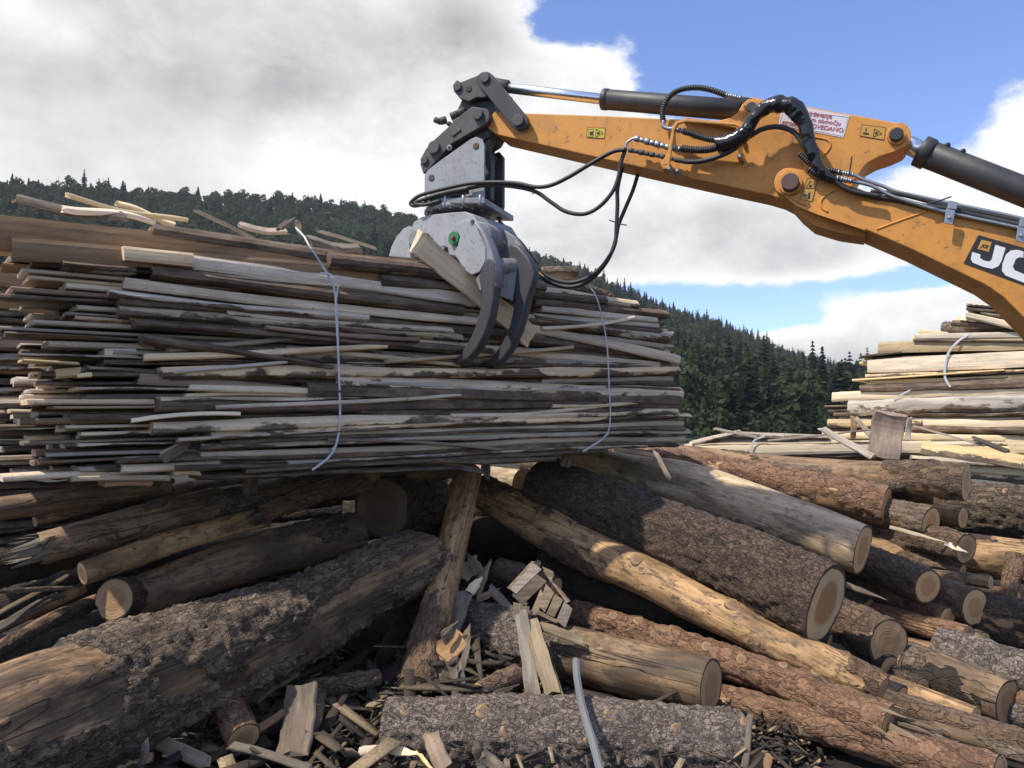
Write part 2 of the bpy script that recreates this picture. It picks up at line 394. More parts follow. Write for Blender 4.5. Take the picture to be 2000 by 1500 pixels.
M['bdirty'] = mat_board('sawn_dirty', (.29, .23, .155), (.16, .12, .08), stain=.95)
def mat_paint(name, col, rough=.4, dirt=(.10, .07, .045), dirta=.3, metal=0.0, scale=3.0, chips=0.0, spec=.5):
    m_, n, b = newmat(name); g = n.n('ShaderNodeNewGeometry').outputs['Position']
    a = n.noise(g, scale, 6, .65); c = n.noise(g, scale * 9, 5, .7); d = n.noise(n.mapv(g, (1, 1, .25)), scale * 5, 4, .6)
    f = n.m('MULTIPLY', n.sm(n.m('ADD', n.m('MULTIPLY', a, .5), n.m('MULTIPLY', n.m('ADD', c, d), .25)), .44, .68), dirta)
    cc = n.mix(f, col, dirt)
    if chips: cc = n.mix(n.m('MULTIPLY', n.sm(c, .615, .65), chips), cc, (.08, .06, .05))
    n.put(b.inputs['Base Color'], cc); b.inputs['Metallic'].default_value = metal
    n.put(b.inputs['Roughness'], n.m('ADD', rough, n.m('MULTIPLY', a, .25)))
    bump(n, b, n.m('ADD', n.m('MULTIPLY', c, .6), a), .15, .003)
    return m_
M['yel'] = mat_paint('machine_yellow', (.62, .265, .045), .45, (.24, .12, .05), .6, chips=.6)
M['blk'] = mat_paint('black_steel', (.028, .029, .034), .38, (.09, .085, .08), .5)
M['iron'] = mat_paint('cast_iron', (.055, .055, .058), .5, (.12, .11, .10), .6)
M['white'] = mat_paint('grey_white_paint', (.31, .32, .335), .45, (.16, .15, .14), .45, chips=.8, scale=5)
M['gry'] = mat_paint('grey_worn_paint', (.24, .245, .26), .38, (.06, .055, .05), .7, chips=.5, scale=6)
M['claw'] = mat_paint('claw_steel', (.055, .056, .061), .42, (.04, .033, .028), .8, chips=.5, scale=6)
M['green'] = mat_paint('green_paint', (.03, .19, .08), .45, (.03, .06, .03), .5)
M['chrome'] = mat_paint('chrome_rod', (.75, .76, .78), .12, (.5, .45, .4), .1, metal=1.0)
M['zinc'] = mat_paint('zinc_fitting', (.32, .34, .37), .35, (.2, .2, .2), .3, metal=.8)
M['hose'] = mat_paint('rubber_hose', (.022, .022, .024), .42, (.08, .075, .07), .4)
M['film'] = mat_paint('black_film', (.018, .018, .020), .10, (.05, .05, .05), .2)
M['rust'] = mat_paint('rusty_pin', (.09, .055, .045), .6, (.20, .10, .07), .7)
M['strap'] = mat_paint('white_strap', (.52, .54, .58), .45, (.25, .23, .2), .4)
M['steelband'] = mat_paint('grey_band', (.15, .155, .165), .5, (.12, .11, .10), .5)
M['sticky'] = mat_paint('sticker_yellow', (.55, .42, .05), .4, (.25, .18, .05), .2)
M['sticko'] = mat_paint('sticker_orange', (.52, .28, .05), .4, (.25, .15, .05), .3)
M['stickw'] = mat_paint('sticker_white', (.66, .63, .66), .35, (.4, .35, .3), .35, scale=8)
M['ink'] = mat_paint('black_ink', (.015, .015, .018), .4, (.05, .04, .03), .2)
M['redink'] = mat_paint('red_ink', (.45, .06, .10), .4, (.4, .2, .2), .2)
M['decalw'] = mat_paint('decal_white', (.72, .72, .74), .35, (.4, .4, .4), .1)
def mat_leaf(name, c1, c2, c3):
    m_, n, b = newmat(name); t = n.n('ShaderNodeAttribute', attribute_name='tint').outputs['Fac']
    g = n.n('ShaderNodeNewGeometry').outputs['Position']; a = n.noise(g, .25, 4, .6)
    c = n.mix(n.sm(t, .1, .7), c1, c2); c = n.mix(n.sm(t, .86, .97), c, c3)
    c = n.mix(n.m('MULTIPLY', a, .6), c, tuple(q * .6 for q in c1))
    n.put(b.inputs['Base Color'], c); b.inputs['Roughness'].default_value = .75
    b.inputs['Specular IOR Level'].default_value = .1; b.inputs['Roughness'].default_value = .9
    tr_ = n.n('ShaderNodeBsdfTranslucent'); n.put(tr_.inputs[0], c); mx = n.n('ShaderNodeMixShader'); mx.inputs[0].default_value = .4
    n.put(mx.inputs[1], b.outputs[0]); n.put(mx.inputs[2], tr_.outputs[0]); o_ = [q for q in m_.node_tree.nodes if q.type == 'OUTPUT_MATERIAL'][0]; n.put(o_.inputs[0], mx.outputs[0])
    return m_
M['leaf'] = mat_leaf('broad_leaves', (.044, .062, .034), (.066, .086, .042), (.11, .095, .045))
M['needle'] = mat_leaf('needles', (.013, .021, .018), (.021, .032, .023), (.032, .045, .028))
M['bole'] = mat_paint('bole_bark', (.10, .08, .065), .8, (.05, .04, .03), .5)

# ------------------------------------------------------------------ ground and hill
def ground_mat():
    m_, n, b = newmat('shade_darkened_soil'); g = n.n('ShaderNodeNewGeometry').outputs['Position']
    a = n.noise(g, 1.2, 6, .65); c = n.noise(g, 18, 6, .7); s = n.voro(n.mapv(g, (1, 1, 1)), 24, 'F1')
    col = n.mix(n.sm(c, .35, .7), (.012, .009, .007), (.032, .023, .017)); col = n.mix(n.m('MULTIPLY', n.sm(a, .5, .7), .4), col, (.06, .045, .032))  # soil kept near black, so its colour carries shade between the logs
    d = n.vm('LENGTH', g); gr = n.mix(n.sm(n.noise(g, .3, 5, .6), .3, .7), (.022, .032, .014), (.035, .045, .02))
    col = n.mix(n.sm(d, 22, 45), col, gr)
    n.put(b.inputs['Base Color'], col); b.inputs['Roughness'].default_value = .95
    bump(n, b, n.m('ADD', c, s), .9, .03); return m_
RID = [(-2400, 380, 300), (-900, 360, 320), (-300, 372, 335), (0, 378, 345), (200, 392, 365), (430, 404, 390), (560, 408, 405), (700, 424, 420), (830, 452, 435),
       (1060, 522, 460), (1150, 552, 470), (1300, 622, 485), (1400, 650, 500), (1500, 690, 520), (1600, 726, 540), (1680, 752, 560), (1800, 790, 600), (2000, 812, 640), (3000, 815, 700)]
_rx = np.array([math.atan((r[0] - 1000) / F) for r in RID]); _ry = np.array([r[2] for r in RID], float)
_rz = np.array([P(r[0], r[1], r[2]).z for r in RID])
_rd = np.array([P(r[0], r[1], r[2]).xy.length for r in RID])
def hill_h(x, y):
    a = np.arctan2(x, np.maximum(y, 1e-3)); d = np.hypot(x, y)
    H = np.interp(a, _rx, _rz); D = np.interp(a, _rx, _rd)
    base = D * .13
    t = np.clip((d - base) / (D - base), 0, 1); up = H * (t ** .9 * (.55 + .45 * t))
    dn = H * (1 - .35 * np.clip((d - D) / 250, 0, 1))
    h = np.where(d > D, dn, up) * np.where(y > 20, 1, 0)
    n_ = fbm(np.stack([x / 60, y / 60, x * 0], -1), 3) * 7 * np.clip(t * 3, 0, 1) * np.clip((D - d) / 40, 0.0, 1)
    return np.maximum(h + n_, 0.0)
gv = [(-60, -30, 0), (60, -30, 0), (60, 100, 0), (-60, 100, 0)]
# one ground sheet out to the horizon, following the hill
xs = np.concatenate([np.linspace(-3000, -700, 12), np.linspace(-650, 650, 131), np.linspace(700, 3000, 12)])
ys = np.concatenate([np.linspace(-3000, -100, 10), np.linspace(-60, 20, 9), np.linspace(30, 900, 120), np.linspace(950, 3000, 10)])
X, Y = np.meshgrid(xs, ys, indexing='ij'); Z = hill_h(X, Y)
nx, ny = X.shape; idx = np.arange(nx * ny).reshape(nx, ny)
fc = np.stack([idx[:-1, :-1], idx[1:, :-1], idx[1:, 1:], idx[:-1, 1:]], -1).reshape(-1, 4)
tag(link('ground', mesh('ground', np.stack([X, Y, Z], -1).reshape(-1, 3), fc), ground_mat()), kind='structure',
    label='littered soil of the log yard, darkened for shade, rising to a wooded hill')

# tree prototypes (unit: metres)
def conifer(seed, h=16, tiers=15, per=13, w=2.7):
    r = np.random.RandomState(seed); V = []; Fc = []; T = []
    for i in range(tiers):
        t = i / (tiers - 1); z = h * (.12 + .88 * t); rad = (w * (1 - t) ** .8 + .35) * (.85 + .3 * r.rand())
        for k in range(per if t < .8 else 6):
            a = 2 * np.pi * (k + r.rand()) / per; L = rad * (.7 + .5 * r.rand()); dz = -L * (.25 + .35 * r.rand()); wd = .38 + .32 * L
            d = np.array([np.cos(a), np.sin(a), 0]); s = np.array([-np.sin(a), np.cos(a), 0]) * wd
            b0 = np.array([0, 0, z + .3]); tip = d * L + [0, 0, z + dz]; mid = d * L * .55 + [0, 0, z + dz * .25]
            m_ = len(V); V += [b0, mid + s + [0, 0, -.35], tip, mid - s + [0, 0, -.35]]; Fc += [(m_, m_ + 1, m_ + 2), (m_, m_ + 2, m_ + 3)]
            T += [r.rand() * .9] * 4
    m_ = len(V); V += [np.array([.25, 0, h * .93]), np.array([-.25, 0, h * .93]), np.array([0, 0, h * 1.03])]; Fc.append((m_, m_ + 1, m_ + 2)); T += [.3] * 3
    return np.array(V), np.array(Fc), np.array(T)
def broad(seed, h=13, n=330, w=4.2, leafs=.62):
    r = np.random.RandomState(seed); cl = []
    for i in range(11):
        a = r.rand() * 6.28; rr = w * .62 * math.sqrt(r.rand()); z = h * (.42 + .42 * r.rand()); cl.append((np.array([rr * np.cos(a), rr * np.sin(a), z]), w * (.30 + .2 * r.rand())))
    cl.append((np.array([0, 0, h * .82]), w * .4))
    V = []; Fc = []; T = []
    for i in range(n):
        c, R = cl[r.randint(len(cl))]; d = r.normal(size=3); d /= np.linalg.norm(d); d[2] = abs(d[2]) * .9 + .1 * d[2]
        p = c + d * R * (.75 + .35 * r.rand()); nrm = d + r.normal(size=3) * .55; nrm /= np.linalg.norm(nrm)
        u = np.cross(nrm, r.normal(size=3)); u /= np.linalg.norm(u); v = np.cross(nrm, u); s = leafs * (.5 + r.rand() * .8)
        m_ = len(V); V += [p + u * s, p + v * s * .8 + d * .1, p - u * s * .7, p - v * s]; Fc += [(m_, m_ + 1, m_ + 2), (m_, m_ + 2, m_ + 3)]
        T += [r.rand() * .85] * 4
    return np.array(V), np.array(Fc), np.array(T)
con = [conifer(i, 13 + i % 3 * 2.0, 18, 8, 2.6 + .3 * (i % 3)) for i in range(4)]
brd = [broad(20 + i, 11 + i % 3, 150, 3.9 + .3 * (i % 2), .82) for i in range(4)]
def scatter_forest():
    r = np.random.RandomState(3); A = {'needle': ([], [], []), 'leaf': ([], [], [])}; cnt = {'needle': 0, 'leaf': 0}; N = 0
    for it in range(30000):
        px = r.uniform(-120, 1740); a = math.atan((px - 1000) / F); D = np.interp(a, _rx, _rd); d = D * math.sqrt(r.uniform(.02, 1.06))
        x = d * math.sin(a); y = d * math.cos(a); z = float(hill_h(np.array([x]), np.array([y]))[0])
        # keep what can be seen over the bundles: elevation above the timber
        py = 820 - (z + 12 - 1.7) / y * F
        lim = 560 if px < 700 else (640 if px < 1250 else (905 if px < 1640 else 800))
        if py > lim + 25 or d < 66: continue
        g_ = 4.4 if d > 170 else 3.0
        key = (round(x / g_), round(y / g_), g_)
        if key in scatter_forest.seen: continue
        scatter_forest.seen.add(key)
        ridge = d > D * .93
        pc = .06 + (.2 if px > 1100 else 0) + (.25 if px > 1200 and d > D * .7 else 0) + (.1 if px > 1000 and ridge else 0) + .3 * float(vnoise(np.array([[x / 45, y / 45, 5.]]))[0])
        kind = 'needle' if r.rand() < pc else 'leaf'
        V, Fc, T = (con if kind == 'needle' else brd)[r.randint(4)]
        s = r.uniform(.48, .86) * (.45 + .55 * min(1, d / 230)); th = r.rand() * 6.28; c, sn = math.cos(th), math.sin(th)
        v = V * s * np.array([1, 1, r.uniform(.85, 1.15)]); v = np.stack([v[:, 0] * c - v[:, 1] * sn + x, v[:, 0] * sn + v[:, 1] * c + y, v[:, 2] + z - .8], 1)
        q = A[kind]; q[0].append(v); q[1].append(Fc + cnt[kind]); q[2].append(np.clip(T * .45 + r.rand() * .62, 0, 1)); cnt[kind] += len(v); N += 1
    for i in range(-40, 60):
        for j in range(19, 70):
            x = i * 3.1 + r.uniform(-1.2, 1.2) + (j % 2) * 1.5; y = j * 3.1 + r.uniform(-1.2, 1.2); px = 1000 + F * x / y; d = math.hypot(x, y)
            if not (1170 < px < 1740) or d > 205: continue
            z = float(hill_h(np.array([x]), np.array([y]))[0]); V, Fc, T = (con if r.rand() < .3 else brd)[r.randint(4)]; kind = 'needle' if len(V) == len(con[0][0]) else 'leaf'
            s = r.uniform(.26, .44) * (.7 + .3 * d / 200); v = V * s + [x, y, z - 1.2]
            q = A[kind]; q[0].append(v); q[1].append(Fc + cnt[kind]); q[2].append(np.clip(T * .45 + r.rand() * .55, 0, 1)); cnt[kind] += len(v); N += 1
    return A, N
scatter_forest.seen = set()
FA, FN = scatter_forest()
v1, f1, t1 = [np.concatenate(q) for q in FA['needle']]; v2, f2, t2 = [np.concatenate(q) for q in FA['leaf']]
me = mesh('forest', np.concatenate([v1, v2]), np.concatenate([f1, f2 + len(v1)]), False, {'tint': np.concatenate([t1, t2])})
me.materials.append(M['needle']); me.materials.append(M['leaf'])
mi = np.zeros(len(f1) + len(f2), dtype=np.int32); mi[len(f1):] = 1; me.polygons.foreach_set('material_index', mi)
fo = link('forest', me, None); tag(fo, 'dense mixed wood covering the hillside behind the timber', 'forest', kind='stuff')
print('forest trees', FN, 'tris', len(mi))

# trees standing clear of the wood along the skyline
con_m = []; brd_m = []
for i in range(4):
    V, Fc, T = conifer(60 + i, 16, 44, 14, 3.0); con_m.append(mesh('crown', V, Fc, False, {'tint': T}))
    V, Fc, T = broad(80 + i, 13, 420, 4.0, .55); brd_m.append(mesh('crown', V, Fc, False, {'tint': T * .6 + .25}))
tv, tf = sweep([(0, 0, -.5), (0, 0, 5), (0.05, 0, 11), (0, 0, 15)], np.array([.28, .22, .12, .05]), 7); trunk_m = mesh('trunk', tv, tf)
sky_trees = [(12, 1, 'tall dark spruce at the far left end of the skyline', .9), (45, 1, 'second dark spruce on the skyline, just right of the tallest one', .8),
             (1128, 1, 'lone pointed spruce on the ridge just right of the claw', .8), (1600, 1, 'spruce high on the ridge left of the white cumulus', .9),
             (1560, 1, 'tall pointed spruce breaking the skyline above the dark slope', 1.0), (1625, 1, 'spruce standing low on the ridge above the white cloud', .85),
             (1645, 1, 'last tall spruce on the ridge before the slab stacks', .8), (1665, 0, 'bare-topped round tree on the ridge next to the slab stacks', .8)]
for (px, k, lab, s) in sky_trees:
    a = math.atan((px - 1000) / F); d = float(np.interp(a, _rx, _rd)); x, y = d * math.sin(a), d * math.cos(a); z = float(hill_h(np.array([x]), np.array([y]))[0])
    t = thing('spruce_tree' if k else 'broadleaf_tree', lab, 'tree', Vector((x, y, z - .5)), 'trees along the skyline')
    Mx = Matrix.Translation((x, y, z - .5)) @ Matrix.Rotation(rnd.random() * 6, 4, 'Z') @ Matrix.Scale(s * .68, 4)
    link('crown', (con_m if k else brd_m)[rnd.randrange(4)], M['needle'] if k else M['leaf'], t, Mx); link('trunk', trunk_m, M['bole'], t, Mx)
plain = [(p, 1 if rnd.random() < .2 else 0) for p in range(70, 800, 31)] + [(p, 1 if rnd.random() < .85 else 0) for p in range(1060, 1680, 21)]
for (px, k) in plain:
    px += rnd.uniform(-8, 8); s = rnd.uniform(.5, .8)
    a = math.atan((px - 1000) / F); d = float(np.interp(a, _rx, _rd)) - rnd.uniform(0, 12); x, y = d * math.sin(a), d * math.cos(a); z = float(hill_h(np.array([x]), np.array([y]))[0])
    where = 'gentle left part of the ridge' if px < 900 else 'falling right part of the ridge'
    t = thing('spruce_tree' if k else 'broadleaf_tree', ('dark pointed spruce' if k else 'rounded broadleaf tree') + ' on the ' + where, 'tree', Vector((x, y, z - .5)),
              ('spruces' if k else 'broadleaf trees') + ' on the ' + where)
    Mx = Matrix.Translation((x, y, z - .5)) @ Matrix.Rotation(rnd.random() * 6, 4, 'Z') @ Matrix.Scale(s, 4)
    link('crown', (con_m if k else brd_m)[rnd.randrange(4)], M['needle'] if k else M['leaf'], t, Mx); link('trunk', trunk_m, M['bole'], t, Mx)

# thin autumn air over the valley
hb = mesh('haze', [(-820, -120, -1.5), (820, -120, -1.5), (820, 900, -1.5), (-820, 900, -1.5), (-820, -120, 190), (820, -120, 190), (820, 900, 190), (-820, 900, 190)],
          [(0, 3, 2, 1), (4, 5, 6, 7), (0, 1, 5, 4), (1, 2, 6, 5), (2, 3, 7, 6), (3, 0, 4, 7)], False)
hm = bpy.data.materials.new('haze'); hm.use_nodes = True; hm.node_tree.nodes.clear(); hn = NT(hm.node_tree)
ho = hn.n('ShaderNodeOutputMaterial'); hv = hn.n('ShaderNodeVolumePrincipled'); hv.inputs['Color'].default_value = (.86, .93, 1, 1); hv.inputs['Density'].default_value = .0002
hn.put(ho.inputs['Volume'], hv.outputs[0]); tag(link('haze', hb, hm), 'thin pale haze in the valley air', 'haze', kind='stuff')

# mound of bark and soil under the heap; near-black colour adds shade to gaps
mx_, my_ = np.meshgrid(np.linspace(-6, 6, 150), np.linspace(4.7, 11, 90), indexing='ij')
mz = (1.0 - .45 * (1 - sstep(mx_, -2.2, -.2))) * sstep(my_, 5.3, 8.2) * (1 - .6 * sstep(my_, 9.5, 11)) * (1 - sstep(np.abs(mx_), 4.6, 6)) + .05 * fbm(np.stack([mx_ * 3, my_ * 3, mx_ * 0], -1), 4) - .03
ii = np.arange(mx_.size).reshape(mx_.shape); fc = np.stack([ii[:-1, :-1], ii[1:, :-1], ii[1:, 1:], ii[:-1, 1:]], -1).reshape(-1, 4)
tag(link('bark_mound', mesh('bark_mound', np.stack([mx_, my_, mz], -1).reshape(-1, 3), fc), bpy.data.materials['shade_darkened_soil']), kind='structure', label='mound of bark and soil under the log heap, darkened for shade')

# ------------------------------------------------------------------ logs
def log(label, pts, style, ends=('end', 'end'), bark=.5, res=.022, knots=0, lump=.05, splinter=None, name='log', group=None, seed=None, barkfun=None, tilt=0.0, cat='log', flat=1.0):
    """pts: (px, py, depth m, diameter px) along the axis"""
    global _ls
    _ls = globals().get('_ls', 0) + 1; sd = seed if seed is not None else _ls * 3.77
    cp = [P(a, b, c) for a, b, c, d in pts]; rr = [d * c / F / 2 for a, b, c, d in pts]
    p0, p1 = cp[0], cp[-1]; fr = frame(p0, p1, Vector((0, 1, 0))); inv = fr.inverted()
    lp = [inv @ q for q in cp]; path = catmull([(*q, r) for q, r in zip(lp, rr)], 10) if len(lp) > 2 else np.array([[*lp[0], rr[0]], [*lp[1], rr[1]]])
    Ls = np.concatenate([[0], np.cumsum(np.linalg.norm(np.diff(path[:, :3], axis=0), axis=1))]); L = Ls[-1]
    n = max(10, int(L / res)); R0 = max(rr); m_ = int(min(110, max(18, 2 * math.pi * R0 / res))); s = np.linspace(0, L, n)
    cen = np.stack([np.interp(s, Ls, path[:, q]) for q in range(3)], 1); R = np.interp(s, Ls, path[:, 3])
    # natural wander
    w = np.stack([s * 1.1, s * 0 + sd, s * 0], -1); cen[:, 1] += fbm(w, 2) * R0 * .12; cen[:, 2] += fbm(w + 9, 2) * R0 * .12
    a = np.linspace(0, 2 * np.pi, m_, endpoint=False)
    ca, sa = np.cos(a), np.sin(a)
    S, A_ = np.meshgrid(s, a, indexing='ij')
    q = np.stack([S, R[:, None] * ca[None, :], R[:, None] * sa[None, :]], -1)
    sh = np.array([sd, sd * .7, sd * 1.3])
    big = fbm(q * [1.6, 5, 5] / 1.0 + sh, 2); med = fbm(q * [9, 22, 22] + sh, 3); fine = fbm(q * [26, 55, 55] + sh, 2)
    bk = fbm(q * [2.0, 4.5, 4.5] + sh * 2, 4) + .16 * fbm(q * [14, 26, 26] + sh, 3)
    mask = sstep(bk, (1 - 2 * bark) * .55 - .05, (1 - 2 * bark) * .55 + .05) if barkfun is None else sstep(barkfun(S / L, A_, bk), -.05, .05)
    th = min(.014, R0 * .09) * (1.5 if style == 'rough' else 1)
    disp = lump * R0 * 2.0 * big + mask * (th + th * .9 * med + th * .6 * fine) + (1 - mask) * (R0 * .022 * med)
    pl = np.round(fbm(q * [24, 40, 40] + sh * 3, 2) * 4) / 4; disp = disp + mask * th * 1.1 * pl; relief0 = pl
    ef = np.clip(np.minimum(s, L - s) / .035, 0, 1)[:, None]; disp = disp * ef + (1 - ef) * (lump * R0 * 2.0 * big + mask * th)
    kn = []
    if knots:
        r_ = random.Random(int(sd * 100))
        for _ in range(knots if isinstance(knots, int) else 0):
            kn.append((r_.uniform(.06, .94) * L, math.pi - r_.uniform(0, 1.7), R0 * r_.uniform(.2, .3)))
        if not isinstance(knots, int): kn = [(u * L, math.pi - ang - .55, R0 * k * 1.15) for u, ang, k in knots]
        for (ks, ka, kr) in kn:
            Rk = np.interp(ks, s, R); da = np.angle(np.exp(1j * (A_ - ka))) * Rk
            d2 = ((S - ks) ** 2 / 1.6 + da ** 2) / (kr * 1.25) ** 2; disp = disp + kr * .38 * np.exp(-d2) 
    disp = disp - disp.mean(); rad = R[:, None] + disp
    v = np.stack([cen[:, 0][:, None] + 0 * A_, cen[:, 1][:, None] + rad * ca[None, :], cen[:, 2][:, None] + rad * sa[None, :] * flat], -1)
    # saw cuts are never quite square
    i = np.arange(n - 1)[:, None] * m_; j = np.arange(m_)[None, :]; j2 = (j + 1) % m_
    fc = np.stack([i + j, i + j2, i + m_ + j2, i + m_ + j], -1).reshape(-1, 4)
    relief = np.clip(med * 1.0 + relief0 * .8, -1, 1)
    o = link(name, mesh(name, v.reshape(-1, 3), fc, True, {'bark': mask.ravel(), 'relief': relief.ravel()}), M[style], None, fr)
    tag(o, label, cat, group)
    for e, (row, sgn) in zip(ends, ((0, -1), (n - 1, 1))):
        if e is None: continue
        ring = v[row]; c = ring.mean(0); Rm = np.linalg.norm(ring - c, axis=1).mean(); vv = [np.zeros(3)]; at = [0.0]; nr = 6
        for k in range(1, nr + 1):
            t = k / nr; pr = (ring - c) * t; pr[:, 0] += sgn * (.004 * (1 - t)) + fbm(np.stack([pr[:, 1] * 20, pr[:, 2] * 20, pr[:, 1] * 0 + sd], -1), 2) * .002 * (t < .99)
            if k == nr: pr = pr * [1, .995, .995]
            vv += list(pr); at += [t] * m_
        ff = [(0, 1 + k, 1 + (k + 1) % m_) for k in range(m_)]
        for q_ in range(nr - 1):
            b_ = 1 + q_ * m_
            ff += [(b_ + k, b_ + m_ + k, b_ + m_ + (k + 1) % m_, b_ + (k + 1) % m_) for k in range(m_)]
        if sgn < 0: ff = [f_[::-1] for f_ in ff]
        link('cut_end', mesh('cut_end', vv, ff, True, {'rr': at}), M[e], o, fr @ Matrix.Translation(Vector(c)))
    for (ks, ka, kr) in kn:
        i_ = int(np.argmin(abs(s - ks))); Rk = R[i_]; base = Vector((cen[i_][0], cen[i_][1] + math.cos(ka) * Rk * .8, cen[i_][2] + math.sin(ka) * Rk * .8))
        dr = Vector((.25, math.cos(ka), math.sin(ka))).normalized(); hh = Rk * .2 + kr * .40
        K = 14; vv = []; at = []
        for (h_, r_s) in ((0, 1.0), (hh * .9, .82), (hh, .66), (hh * 1.0, .3), (hh * 1.0, 0.01)):
            x_ = dr.orthogonal().normalized(); y_ = dr.cross(x_)
            for k in range(K):
                t = 2 * math.pi * k / K; vv.append(dr * h_ + (x_ * math.cos(t) + y_ * math.sin(t)) * kr * .72 * r_s * (1 + .08 * math.sin(3 * t + sd))); at.append(r_s * 1.1)
        ff = [(q_ * K + k, q_ * K + (k + 1) % K, (q_ + 1) * K + (k + 1) % K, (q_ + 1) * K + k) for q_ in range(4) for k in range(K)]
        link('knot', mesh('knot', vv, ff, True, {'rr': at}), M['knot'], o, fr @ Matrix.Translation(base))
    if splinter:
        for end_i in splinter:
            row = 0 if end_i == 0 else n - 1; sg = -1 if end_i == 0 else 1; r_ = random.Random(int(sd * 77))
            Rk = R[row]; c = cen[row]; vv = []; ff = []
            for k in range(34):
                t = r_.uniform(0, 6.28); q0 = Rk * math.sqrt(r_.random()) * .95; ww = Rk * r_.uniform(.08, .22); ll = Rk * r_.uniform(.5, 2.1)
                b0 = np.array([c[0] - sg * Rk * .4, c[1] + q0 * math.cos(t), c[2] + q0 * math.sin(t)]); tip = b0 + np.array([sg * (ll + Rk * .4), r_.uniform(-.3, .3) * Rk, r_.uniform(-.3, .25) * Rk])
                m0 = len(vv); u_ = np.array([0, math.cos(t + 1.5), math.sin(t + 1.5)]) * ww; w_ = np.array([0, math.cos(t), math.sin(t)]) * ww * .35
                mid = b0 * .45 + tip * .55
                vv += [b0 + u_, b0 + w_, b0 - u_, b0 - w_, mid + u_ * .8, mid + w_ * .8, mid - u_ * .8, mid - w_ * .8, tip + u_ * .15, tip - u_ * .15]
                ff += [(m0, m0 + 1, m0 + 5, m0 + 4), (m0 + 1, m0 + 2, m0 + 6, m0 + 5), (m0 + 2, m0 + 3, m0 + 7, m0 + 6), (m0 + 3, m0, m0 + 4, m0 + 7),
                       (m0 + 4, m0 + 5, m0 + 8), (m0 + 5, m0 + 6, m0 + 9, m0 + 8), (m0 + 6, m0 + 7, m0 + 9), (m0 + 7, m0 + 4, m0 + 8, m0 + 9)]
            link('splintered_end', mesh('splintered_end', vv, ff, False, {'bark': [0.0] * len(vv)}), M['bdirty'], o, fr)
    return o

E = 'end'; EB = 'end_big'; ED = 'end_dark'
G = 'logs of the tangled pile'
# right heap -------------------------------------------------------------------
log('thick dark brown log with flaky bark and a broad ringed end facing right', [(1062, 950, 6.15, 120), (1330, 1056, 5.35, 138), (1612, 1180, 4.55, 158)], 'dark', (ED, EB), .93, .014, 0, .03, group=G)
log('pale peeled log with brown stain lying above the thick dark log', [(1035, 890, 7.3, 66), (1220, 925, 6.7, 84), (1400, 972, 6.2, 96), (1540, 1020, 5.8, 96), (1684, 1076, 5.4, 98)], 'pale', (E, E), .14, .016, 0, .06, group=G)
log('reddish barked log with a clean pale end behind the pale peeled log', [(1180, 893, 7.7, 62), (1460, 934, 6.9, 70), (1733, 990, 6.2, 78)], 'red', (E, E), .8, .017, 4, .05, group=G)
log('brown log with an oval end lying at the foot of the upright plank', [(1180, 876, 8.2, 40), (1560, 918, 7.1, 54), (1888, 942, 6.0, 70)], 'brown', (E, E), .35, .018, 0, .06, group=G)
log('long grooved reddish slab log half hidden behind the reddish log', [(1230, 888, 8.0, 30), (1560, 912, 7.4, 34)], 'red', (E, E), .6, .03, 0, .06, group=G)
log('knotty bark-shedding log end lying between the reddish and the brown log', [(1520, 925, 7.0, 40), (1782, 928, 6.6, 36)], 'grey', (E, ED), .8, .02, 3, .1, group=G)
log('dark branch wood lying across the brown log end', [(1620, 958, 6.5, 20), (1760, 948, 6.3, 24), (1866, 930, 6.2, 14)], 'rough', (E, ED), .9, .02, 2, .1, group=G, cat='branch')
log('short stub with pale face just right of the reddish log', [(1560, 960, 6.9, 56), (1818, 1022, 5.95, 64)], 'grey', (E, E), .8, .018, 0, .04, group=G)
log('black-ended log under the curled wood strip', [(1650, 1010, 6.7, 56), (1888, 1074, 5.7, 60)], 'brown', (E, ED), .7, .018, 0, .04, group=G)
log('dark log in shade below the pale log end, orange oval face', [(1560, 1040, 6.5, 66), (1812, 1146, 5.3, 68)], 'dark', (E, E), .9, .018, 0, .04, group=G)
log('shaded log with a narrow face to the right of the dark shaded log', [(1640, 1110, 6.3, 66), (1905, 1188, 5.3, 76)], 'brown', (E, E), .6, .018, 0, .04, group=G)
log('thick grey-brown log with a long oval face under the broad ringed end', [(1480, 1150, 6.1, 80), (1737, 1258, 4.85, 94)], 'brown', (E, ED), .85, .016, 0, .04, group=G)
log('wet reddish pole above the thin straight pole', [(1700, 1195, 5.7, 40), (1892, 1242, 5.1, 42)], 'red', (E, ED), .85, .018, 0, .04, group=G)
log('small round-ended pole right of the wet reddish pole', [(1780, 1215, 5.7, 34), (1922, 1252, 5.2, 38)], 'grey', (E, E), .6, .018, 0, .04, group=G)
log('thin straight pale pole ending behind the grey log', [(1720, 1248, 5.4, 30), (1915, 1288, 5.0, 32)], 'yellow', (E, ED), .3, .018, 0, .04, group=G)
log('stout log with torn end low at the right edge', [(1700, 1275, 5.2, 82), (1965, 1375, 4.5, 92)], 'grey', (E, ED), .6, .016, 2, .07, group=G)
log('grey-barked log reaching the right edge above the torn log', [(1830, 1265, 5.0, 80), (2080, 1345, 4.5, 100)], 'spruce', (E, E), .9, .018, 2, .05, group=G)
log('thick shaggy log running off the right edge below the slab stack', [(1800, 985, 7.0, 96), (2120, 1015, 6.4, 118)], 'rough', (E, E), .8, .018, 2, .08, group=G)
log('orange-brown flaky log at the right edge under the shaggy log', [(1700, 1075, 6.3, 70), (1960, 1095, 5.9, 78), (2120, 1140, 5.5, 84)], 'yellow', (E, E), .45, .018, 2, .08, group=G)
